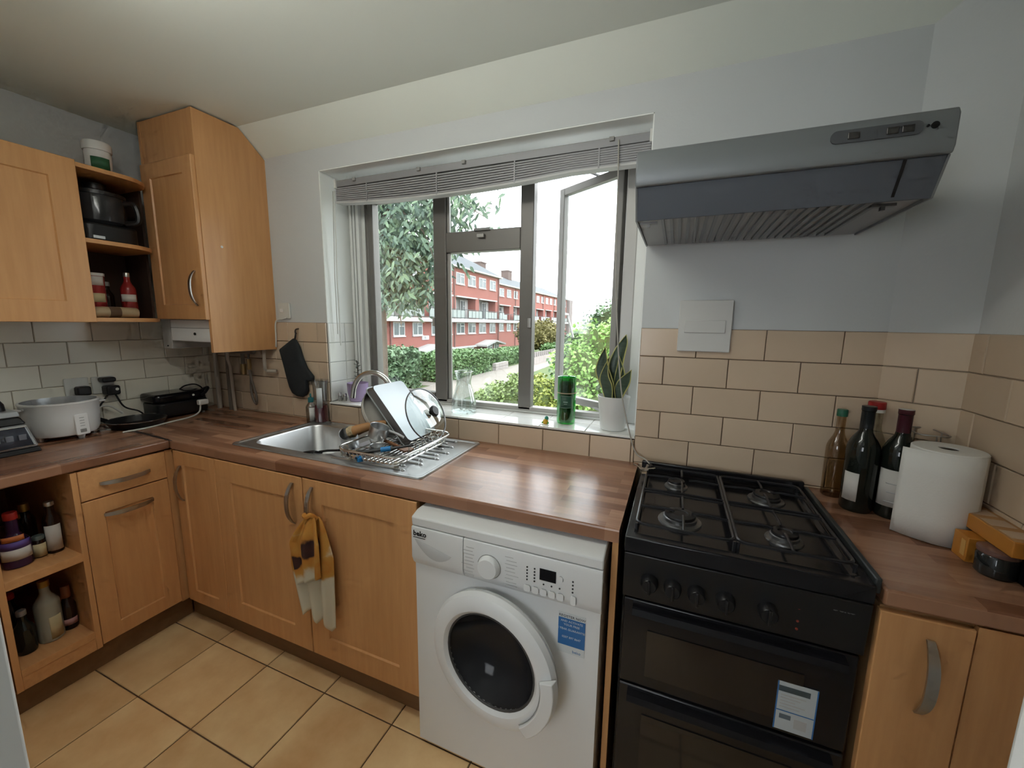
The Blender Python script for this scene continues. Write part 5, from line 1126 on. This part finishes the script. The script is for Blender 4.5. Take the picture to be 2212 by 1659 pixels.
bottle('spice_jar', (3.392, -.535, ZW), 'pale glass jar at the extreme right edge of the worktop', 'jar', .018, .075, .015, M('jar_olive', (.22,.20,.12), .15), M('jar_clear_lid', (.40,.40,.36), .3), .017, .016, .78)
# ================================================================== OUTSIDE
GZ = -2.8
lawn = struct(MB().box(-170, .35, GZ-.2, 110, 300, GZ).build('ground', M('lawn', (.06,.095,.03), .95, noise=.5, nscale=.6, col2=(.09,.125,.04))), 'grass ground outside the window')
pv_ = struct(MB().prism([(-12.4, 10), (-7.8, 10), (-9.2, 40), (-9.8, 64), (-12.4, 64)], GZ, GZ+.03, 'z').box(-21.5, 20.9, GZ, -12.4, 22.3, GZ+.03).build('path', M('concrete_path', (.21,.185,.16), .9, noise=.5, nscale=1.2, col2=(.25,.225,.195)), smooth=False), 'pale concrete path outside')
apron = struct(MB().box(-14, .35, GZ, 16, 8.6, GZ+.02).build('bounce_paving', M('bounce_slab', (.42,.41,.385), .9)), 'added pale slabs below the window that bounce light up')  # unseen slabs added to bounce neutral light up onto the window soffit
BRK = M('red_brick', (.26,.095,.078), .9, noise=.6, nscale=.7, col2=(.30,.115,.095)); BRD = M('brown_brick', (.13,.09,.08), .9)
WHF = M('white_window_frame', (.50,.50,.50), .5); PAN = M('house_pane', (.12,.14,.145), .15); SLAB = M('white_concrete', (.44,.435,.43), .7); SLATE = M('roof_slate', (.085,.095,.105), .8, noise=.5, nscale=2, col2=(.105,.115,.125)); RAIL = M('rail_grey', (.07,.09,.09), .6); RPAN = M('rail_panel', (.27,.30,.29), .5); PIPEG = M('downpipe', (.16,.09,.08), .6)
WCACHE = {}
def house_window(par, xf, y0, y1, z0, z1, nm='window'):
    key = (round(y1-y0, 2), round(z1-z0, 2))
    w, h = y1-y0, z1-z0
    if key not in WCACHE:
        f = .10; m = MB().box(0, 0, 0, .09, w, f).box(0, 0, h-f, .09, w, h).box(0, 0, f, .09, f, h-f).box(0, w-f, f, .09, w, h-f).box(0, w*.5-.06, f, .085, w*.5+.06, h-f).box(0, w*.5+.06, h*.66, .085, w-f, h*.66+.09)
        m.box(0, -.06, -.10, .16, w+.06, 0)
        a = m.build(nm, WHF, par, local=True, smooth=False); b = MB().box(.02, .05, .05, .05, w-.05, h-.05).build('pane', PAN, a, local=True, smooth=False)
        WCACHE[key] = (a.data, b.data); fr, pn_ = a, b
    else:
        da, db = WCACHE[key]; fr = bpy.data.objects.new(nm, da); COL.objects.link(fr); fr.parent = par
        pn_ = bpy.data.objects.new('pane', db); COL.objects.link(pn_); pn_.parent = fr
    fr.location = Vector((xf-.01, y0, z0))-OFF[par.name]
def wing(name, label, xf, ya, yb, wins, recs, ridge, depth, far=False):
    t = thing(name, (xf-depth/2, (ya+yb)/2, GZ), label, 'building')
    MB().box(xf-depth, ya, GZ, xf, yb, 1.50).build('lower_wall', BRK, t, smooth=False)
    MB().box(xf-depth, ya, 4.62, xf, yb, 8.05).build('upper_wall', BRK, t, smooth=False)
    MB().box(xf-depth, ya, 1.50, xf-1.3, yb, 4.62).build('recess_wall', M('recess_render', (.25,.24,.23), .8), t, smooth=False)
    MB().box(xf-1.3, ya, 1.50, xf+.9, yb, 1.92).build('balcony_slab', SLAB, t, smooth=False)
    ys = [ya]+[v for r in recs for v in r]+[yb]
    for i in range(0, len(ys), 2):
        if ys[i+1]-ys[i] > .05: MB().box(xf-1.3, ys[i], 1.92, xf, ys[i+1], 4.62).build('pier', BRK, t, smooth=False)
    for a, b in recs:
        MB().box(xf-.02, a-.15, 4.50, xf+.25, b+.15, 4.66).build('lintel', SLAB, t, smooth=False)
        n = 2 if not far else 1
        for k in range(n):
            w = (b-a)/n*.62; y = a+(b-a)*(k+.5)/n-w/2
            house_window(t, xf-1.22, y, y+w, 2.0, 4.3, 'balcony_door')
        MB().box(xf-1.25, b-.9, 2.0, xf-1.1, b-.1, 4.4).build('white_panel', SLAB, t, smooth=False)
    # balustrade
    for z in (1.98, 2.98): MB().box(xf+.80, ya, z, xf+.86, yb, z+.06).build('rail', RAIL, t, smooth=False)
    y = ya; st = .95 if not far else 1.6
    while y < yb-.1:
        MB().box(xf+.80, y, 1.92, xf+.86, y+.06, 3.04).build('baluster', RAIL, t, smooth=False)
        if int((y-ya)/st) % 5 not in (1,): MB().box(xf+.82, y+.10, 2.06, xf+.84, min(y+st, yb)-.02, 2.90).build('rail_panel', RPAN, t, smooth=False)
        y += st
    for a, b in wins:
        house_window(t, xf, a, b, 6.08, 7.42); house_window(t, xf, a, b, .08, 1.44)
    rx = xf-depth/2; e = .55
    MB().add([(xf+e, ya-(0 if far else e), 8.05), (xf+e, yb, 8.05), (xf-depth-e, yb, 8.05), (xf-depth-e, ya-(0 if far else e), 8.05), (rx, ya+(0 if far else 3.5), ridge), (rx, yb-(4 if far else 4.2), ridge)],
             [(0, 1, 5, 4), (1, 2, 5), (2, 3, 4, 5), (3, 0, 4), (0, 3, 2, 1)]).build('roof', SLATE, t, smooth=False)
    MB().box(xf, ya-(0 if far else e), 7.92, xf+e, yb, 8.10).build('eaves_board', SLAB, t, smooth=False)
    return t
W1 = [(26.6, 28.3), (29.46, 31.2), (32.5, 34.2), (35.9, 37.6), (38.5, 40.2), (41.3, 43.3), (44.3, 46.3), (47.35, 49.4), (50.7, 52.6)]
nw = wing('apartment_block', 'near red brick flats with white windows and balconies', -22.2, 22.0, 54.1, W1, [(24.6, 28.6), (29.2, 34.2), (35.5, 40.2), (41.3, 46.4), (47.45, 52.7)], 12.0, 13.0)
W2 = [(62.6+i*3.3, 62.6+i*3.3+1.9) for i in range(14)]; W2 = [(56.2, 58.1), (59.4, 61.3)]+W2
fw = wing('apartment_block', 'farther red brick flats set back behind the near ones', -26.0, 54.6, 108.5, W2, [(56+i*6.6, 56+i*6.6+4.6) for i in range(8)], 11.0, 12.0, True)
for y in (24.0, 29.0, 40.75, 53.6): MB().cyl((-22.08, y, GZ), (-22.08, y, 8.0), .07, 8).build('downpipe', PIPEG, nw)
for y in (62, 70, 78.5, 87, 96): MB().cyl((-25.9, y, GZ), (-25.9, y, 8.0), .07, 8).build('downpipe', PIPEG, fw)
for y, x in ((66.2, -31.6), (78.8, -31.6), (92.0, -31.6)):
    c = MB().box(x-.8, y-1.0, 9.4, x+.8, y+1.0, 12.2).box(x-.9, y-1.1, 12.2, x+.9, y+1.1, 12.4).build('chimney', BRD, fw, smooth=False)
MB().box(-27, 108.6, GZ, -25.2, 112, 8.0).build('end_bay', M('end_bay_brick', (.21,.165,.16), .9), fw, smooth=False)
# porches on the near block
for y in (35.2, 49.4, 27.2):
    p_ = MB().add([(-22.2, y-3.2, -1.42), (-20.4, y-3.2, -1.42), (-20.4, y, -.88), (-22.2, y, -.88), (-22.2, y+3.2, -1.42), (-20.4, y+3.2, -1.42), (-22.2, y-3.2, -1.66), (-20.4, y-3.2, -1.66), (-20.4, y, -1.12), (-22.2, y, -1.12), (-22.2, y+3.2, -1.66), (-20.4, y+3.2, -1.66)],
                  [(0, 1, 2, 3), (3, 2, 5, 4), (6, 9, 8, 7), (9, 10, 11, 8), (1, 7, 8, 2), (2, 8, 11, 5), (0, 6, 7, 1), (4, 5, 11, 10)]).build('porch_roof', SLAB, nw, smooth=False)
    for dy in (-1.9, .3): house_window(nw, -21.0, y+dy, y+dy+1.6, GZ+.02, -1.30, 'porch_door')
MB().box(-22.2, 22, -1.72, -21.9, 54, -1.50).build('string_course', SLAB, nw, smooth=False)
for y in (30.0, 40.5, 43.6): house_window(nw, -22.2, y, y+2.2, GZ+.9, -1.78)
sg = MB().box(-22.2, 34.1, -.42, -22.12, 35.35, .02).build('name_plate', WHF, nw, smooth=False)
text('72', .34, INK, nw, (-22.1, 34.45, -.33), (0, 1, 0), (0, 0, 1), (1, 0, 0))
# ---- foliage
def leaf_mat(name, c, c2, tr=.25):
    if name in MATS: return MATS[name]
    m = M(name, c, .5, noise=.55, nscale=3.5, col2=c2); return m
def scatter(pts, size, name, mat, parent, droop=.3, asp=.42, rnd=random):
    vs, fs = [], []
    for p in pts:
        a = rnd.uniform(0, 2*PI); d = Vector((math.cos(a), math.sin(a), rnd.uniform(-.9, .6)-droop)).normalized(); s = d.cross(Vector((rnd.uniform(-1, 1), rnd.uniform(-1, 1), rnd.uniform(.2, 1)))).normalized()
        L = size*rnd.uniform(.7, 1.3); w = L*asp; o = Vector(p); b = len(vs); nn = s.cross(d)*w*.3
        vs += [o, o+d*L*.45+s*w-nn, o+d*L, o+d*L*.45-s*w-nn]; fs.append((b, b+1, b+2, b+3))
    m = MB(); m.v = [tuple(v) for v in vs]; m.f = fs; m.m = [0]*len(fs)
    o = m.build(name, mat, parent, smooth=False); o['kind'] = 'stuff'; return o
def blob(cx, cy, cz, rx, ry, rz, seed, n=16, amp=.18):
    rnd = random.Random(seed); ph = [(rnd.uniform(1, 4), rnd.uniform(1, 4), rnd.uniform(1, 4), rnd.uniform(0, 6)) for _ in range(5)]
    def rad(d): return 1+amp*sum(math.sin(a*d[0]*2+b*d[1]*2+c*d[2]*2+q) for a, b, c, q in ph)/2.2
    def pt(d, k=1.0): r = rad(d)*k; return (cx+d[0]*rx*r, cy+d[1]*ry*r, cz+d[2]*rz*r)
    return pt
def rdir(rnd):
    z = rnd.uniform(-1, 1); a = rnd.uniform(0, 2*PI); r = math.sqrt(1-z*z); return (r*math.cos(a), r*math.sin(a), z)
def bush(name, label, cat, blobs, size, nleaf, mat, core, seed, trunk=None, group=None, asp=.42, droop=.2):
    rnd = random.Random(seed); b0 = blobs[0]
    t = thing(name, (b0[0], b0[1], GZ), label, cat, group)
    cm = MB(); pts = []
    tot = sum(b[3]*b[4]+b[3]*b[5]+b[4]*b[5] for b in blobs)
    for k, b in enumerate(blobs):
        pt = blob(*b, seed+k)
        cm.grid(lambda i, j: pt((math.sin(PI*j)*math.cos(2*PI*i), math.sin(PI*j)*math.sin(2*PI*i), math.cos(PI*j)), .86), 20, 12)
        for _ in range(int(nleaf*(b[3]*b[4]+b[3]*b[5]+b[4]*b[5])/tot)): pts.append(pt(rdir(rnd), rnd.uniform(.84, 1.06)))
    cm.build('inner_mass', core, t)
    scatter(pts, size, 'foliage', mat, t, droop, asp, rnd)
    if trunk: MB().tube(trunk[:-1], trunk[-1], 8).build('trunk', M('bark', (.10,.075,.055), .9), t)
    return t
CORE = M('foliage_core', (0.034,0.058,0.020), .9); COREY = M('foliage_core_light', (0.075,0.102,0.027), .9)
LG = leaf_mat('hedge_leaf', (0.076,0.153,0.051), (0.143,0.244,0.087)); LB = leaf_mat('bright_leaf', (0.161,0.297,0.074), (0.297,0.470,0.124)); LY = leaf_mat('yellow_leaf', (0.150,0.190,0.034), (0.258,0.286,0.068)); LGR = leaf_mat('grey_green_leaf', (0.081,0.143,0.076), (0.153,0.234,0.123)); LO = leaf_mat('olive_leaf', (0.109,0.102,0.034), (0.190,0.170,0.054))
def hedge(label, x0, x1, y0, y1, top, size, n, mat, core, seed):
    rnd = random.Random(seed); t = thing('hedge', ((x0+x1)/2, (y0+y1)/2, GZ), label, 'hedge')
    r_ = rrect(x0, y0, x1, y1, .5, 4)
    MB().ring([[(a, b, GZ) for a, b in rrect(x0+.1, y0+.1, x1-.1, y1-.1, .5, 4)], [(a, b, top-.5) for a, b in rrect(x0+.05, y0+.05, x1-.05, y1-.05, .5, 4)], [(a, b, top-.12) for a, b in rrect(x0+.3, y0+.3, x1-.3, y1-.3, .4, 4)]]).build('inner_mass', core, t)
    pts = []
    w, d, h = x1-x0, y1-y0, top-GZ; A = [w*d, 2*w*h, 2*d*h]; S = sum(A)
    for _ in range(n):
        q = rnd.uniform(0, S)
        if q < A[0]: p = (rnd.uniform(x0, x1), rnd.uniform(y0, y1), top+rnd.uniform(-.25, .15)+.12*math.sin(3*x0+q))
        elif q < A[0]+A[1]: p = (rnd.uniform(x0, x1), (y0 if rnd.random() < .75 else y1)+rnd.uniform(-.12, .12), rnd.uniform(GZ, top))
        else: p = ((x1 if rnd.random() < .85 else x0)+rnd.uniform(-.12, .12), rnd.uniform(y0, y1), rnd.uniform(GZ, top))
        pts.append(p)
    scatter(pts, size, 'foliage', mat, t, .1, .5, rnd); return t
hedge('tall clipped hedge behind the left window pane', -17.5, -13.0, 11.0, 20.6, -.35, .26, 9000, LGR, CORE, 11)
hedge('square hedge beside the path in the middle window', -14.9, -12.5, 22.6, 30.2, -1.0, .22, 8000, LG, CORE, 12)
hedge('farther hedge beyond the low pale wall', -15.6, -13.2, 33.6, 41.5, -1.45, .24, 6000, LG, CORE, 13)
hedge('dark far hedge in front of the distant porches', -13.4, -12.2, 48, 55, -1.3, .26, 2500, LG, CORE, 14)
lw = thing('garden_wall', (-12.9, 31.6, GZ), 'low pale block wall between the two hedges by the path', 'wall')
for k in range(2):
    for i in range(4): MB().box(-12.40, 30.75+i*.72, GZ+k*.34, -12.05, 30.75+i*.72+.69, GZ+k*.34+.32).build('block', M('pale_block', (.30,.27,.25), .9), lw, smooth=False)
lw2 = thing('garden_wall', (-11.0, 42, GZ), 'long low pale wall with a ragged top on the far side of the path', 'wall')
for i in range(18):
    MB().box(-11.2, 36.6+i*.72, GZ, -10.9, 36.6+i*.72+.69, GZ+.75).build('block', MATS['pale_block'], lw2, smooth=False); MB().box(-11.15, 36.7+i*.72, GZ+.76, -10.95, 36.7+i*.72+.45, GZ+1.25).build('coping_stone', M('grey_coping', (.22,.20,.19), .9), lw2, smooth=False)
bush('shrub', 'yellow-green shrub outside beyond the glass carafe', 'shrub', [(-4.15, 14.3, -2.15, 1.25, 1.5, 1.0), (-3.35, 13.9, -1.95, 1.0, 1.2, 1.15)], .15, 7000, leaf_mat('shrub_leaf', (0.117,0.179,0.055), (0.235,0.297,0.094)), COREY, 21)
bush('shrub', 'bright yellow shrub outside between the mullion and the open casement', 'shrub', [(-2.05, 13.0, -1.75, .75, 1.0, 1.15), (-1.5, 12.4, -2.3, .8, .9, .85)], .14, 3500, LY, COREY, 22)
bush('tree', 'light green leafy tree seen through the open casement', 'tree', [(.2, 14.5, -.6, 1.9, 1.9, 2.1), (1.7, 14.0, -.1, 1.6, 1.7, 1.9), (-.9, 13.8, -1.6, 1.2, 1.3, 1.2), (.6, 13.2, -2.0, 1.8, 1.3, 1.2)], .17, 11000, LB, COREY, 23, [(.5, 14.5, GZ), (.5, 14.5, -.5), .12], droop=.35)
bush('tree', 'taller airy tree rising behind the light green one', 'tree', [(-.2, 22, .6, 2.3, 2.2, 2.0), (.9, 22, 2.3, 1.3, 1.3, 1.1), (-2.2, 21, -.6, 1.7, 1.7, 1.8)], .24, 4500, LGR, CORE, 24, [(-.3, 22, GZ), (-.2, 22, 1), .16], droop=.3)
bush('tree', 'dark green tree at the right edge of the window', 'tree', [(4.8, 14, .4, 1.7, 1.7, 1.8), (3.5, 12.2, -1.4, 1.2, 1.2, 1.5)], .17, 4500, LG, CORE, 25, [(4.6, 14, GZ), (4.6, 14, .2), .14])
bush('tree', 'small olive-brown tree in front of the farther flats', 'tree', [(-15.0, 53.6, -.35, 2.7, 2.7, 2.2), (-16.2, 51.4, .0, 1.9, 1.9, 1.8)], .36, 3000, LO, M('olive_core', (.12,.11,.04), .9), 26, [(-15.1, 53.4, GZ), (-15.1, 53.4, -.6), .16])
# ---- the leafy tree close to the window
tr_ = thing('tree', (-3.4, 5.6, GZ), 'big tree with long drooping leaves close outside the left pane', 'tree')
BARK = MATS['bark']
MB().tube([(-3.6, 5.8, GZ), (-3.5, 5.7, 0), (-3.3, 5.5, 2.4), (-3.0, 5.3, 4.2)], .13, 10, r1=.07).build('trunk', BARK, tr_)
rnd = random.Random(5); lv = []
BRS = [((-3.3, 5.5, 2.0), (-2.6, 4.9, 2.9), (-1.9, 4.5, 2.7)), ((-3.3, 5.5, 2.6), (-2.4, 4.9, 3.6), (-1.4, 4.7, 3.7), (-.35, 4.6, 3.15)), ((-3.2, 5.4, 3.0), (-2.2, 4.8, 4.2), (-1.0, 4.5, 4.1), (-.15, 4.5, 3.55)),
       ((-3.4, 5.5, 1.6), (-2.8, 4.9, 2.1), (-2.3, 4.6, 1.9)), ((-3.3, 5.5, 2.3), (-3.2, 4.6, 3.1), (-3.0, 4.0, 3.0)), ((-3.1, 5.4, 3.4), (-3.0, 4.6, 4.2), (-2.6, 4.1, 4.0)), ((-3.3, 5.4, 1.8), (-3.2, 4.5, 2.2), (-2.95, 4.0, 1.9)), ((-3.0, 5.3, 3.8), (-2.0, 5.0, 4.6), (-1.2, 4.9, 4.5)),
       ((-2.6, 4.9, 2.9), (-2.0, 4.7, 2.4), (-1.75, 4.6, 1.75)), ((-2.4, 4.9, 3.6), (-1.7, 4.7, 3.1), (-1.35, 4.6, 2.5)), ((-2.6, 4.8, 2.2), (-2.1, 4.5, 1.7), (-1.95, 4.4, 1.35))]
for br in BRS:
    P_ = bez(br, 24); MB().tube(P_, .030, 6, r1=.006).build('branch', BARK, tr_)
    for k in range(60):
        p = P_[int(rnd.uniform(.25, 1)*(len(P_)-1))]
        tw_ = Vector((rnd.gauss(0, .30), rnd.gauss(0, .30), rnd.gauss(-.10, .26)))
        for _ in range(4): lv.append(p+tw_+Vector((rnd.gauss(0, .09), rnd.gauss(0, .09), rnd.gauss(0, .09))))
for _ in range(3600): lv.append(Vector((rnd.uniform(-3.6, -1.75), rnd.uniform(4.3, 5.9), rnd.uniform(1.75, 4.5))))
for _ in range(500): lv.append(Vector((rnd.gauss(-1.35, .32), rnd.uniform(4.3, 5.2), rnd.gauss(3.35, .33))))
def leafs(o, d, s, L, w):
    nn = s.cross(d); return [o, o+d*L*.3+s*w, o+d*L*.65+s*w*.85-nn*L*.06, o+d*L-nn*L*.16, o+d*L*.65-s*w*.85-nn*L*.06, o+d*L*.3-s*w, o+d*L*.33-nn*w*.35]
FACES = [(0, 1, 6), (6, 1, 2), (6, 2, 3), (6, 3, 4), (6, 4, 5), (0, 6, 5)]
LM = [M('tree_leaf', (0.058,0.095,0.061), .42, noise=.5, nscale=2, col2=(0.109,0.163,0.102)), M('tree_leaf_light', (0.109,0.163,0.088), .42), M('tree_leaf_dark', (0.031,0.058,0.037), .45)]
lv = [p for p in lv if p.z > 1.62+.42*rnd.random()**2+.12*math.sin(7*p.x)]
lv.sort(key=lambda p: (p-CAM).length)
bulk = MB(); cells = []
for i, p in enumerate(lv):
    a = rnd.uniform(0, 2*PI); d = Vector((math.cos(a)*.7, math.sin(a)*.5-.2, -rnd.uniform(.15, 1.1))).normalized(); s = d.cross(Vector((rnd.uniform(-.5, .5), -1, rnd.uniform(0, .8)))).normalized()
    L = rnd.uniform(.12, .19); w = L*.17
    if i < 300:
        m = MB(); m.add(leafs(p, d, s, L, w), FACES); m.build('leaf', LM[i % 3 if i % 5 else 0], tr_, ang=180)
    else:
        bulk.mat(rnd.choice((0, 0, 1, 2))); bulk.add(leafs(p, d, s, L, w), FACES)
fo = bulk.build('foliage', LM, tr_, ang=180); fo['kind'] = 'stuff'
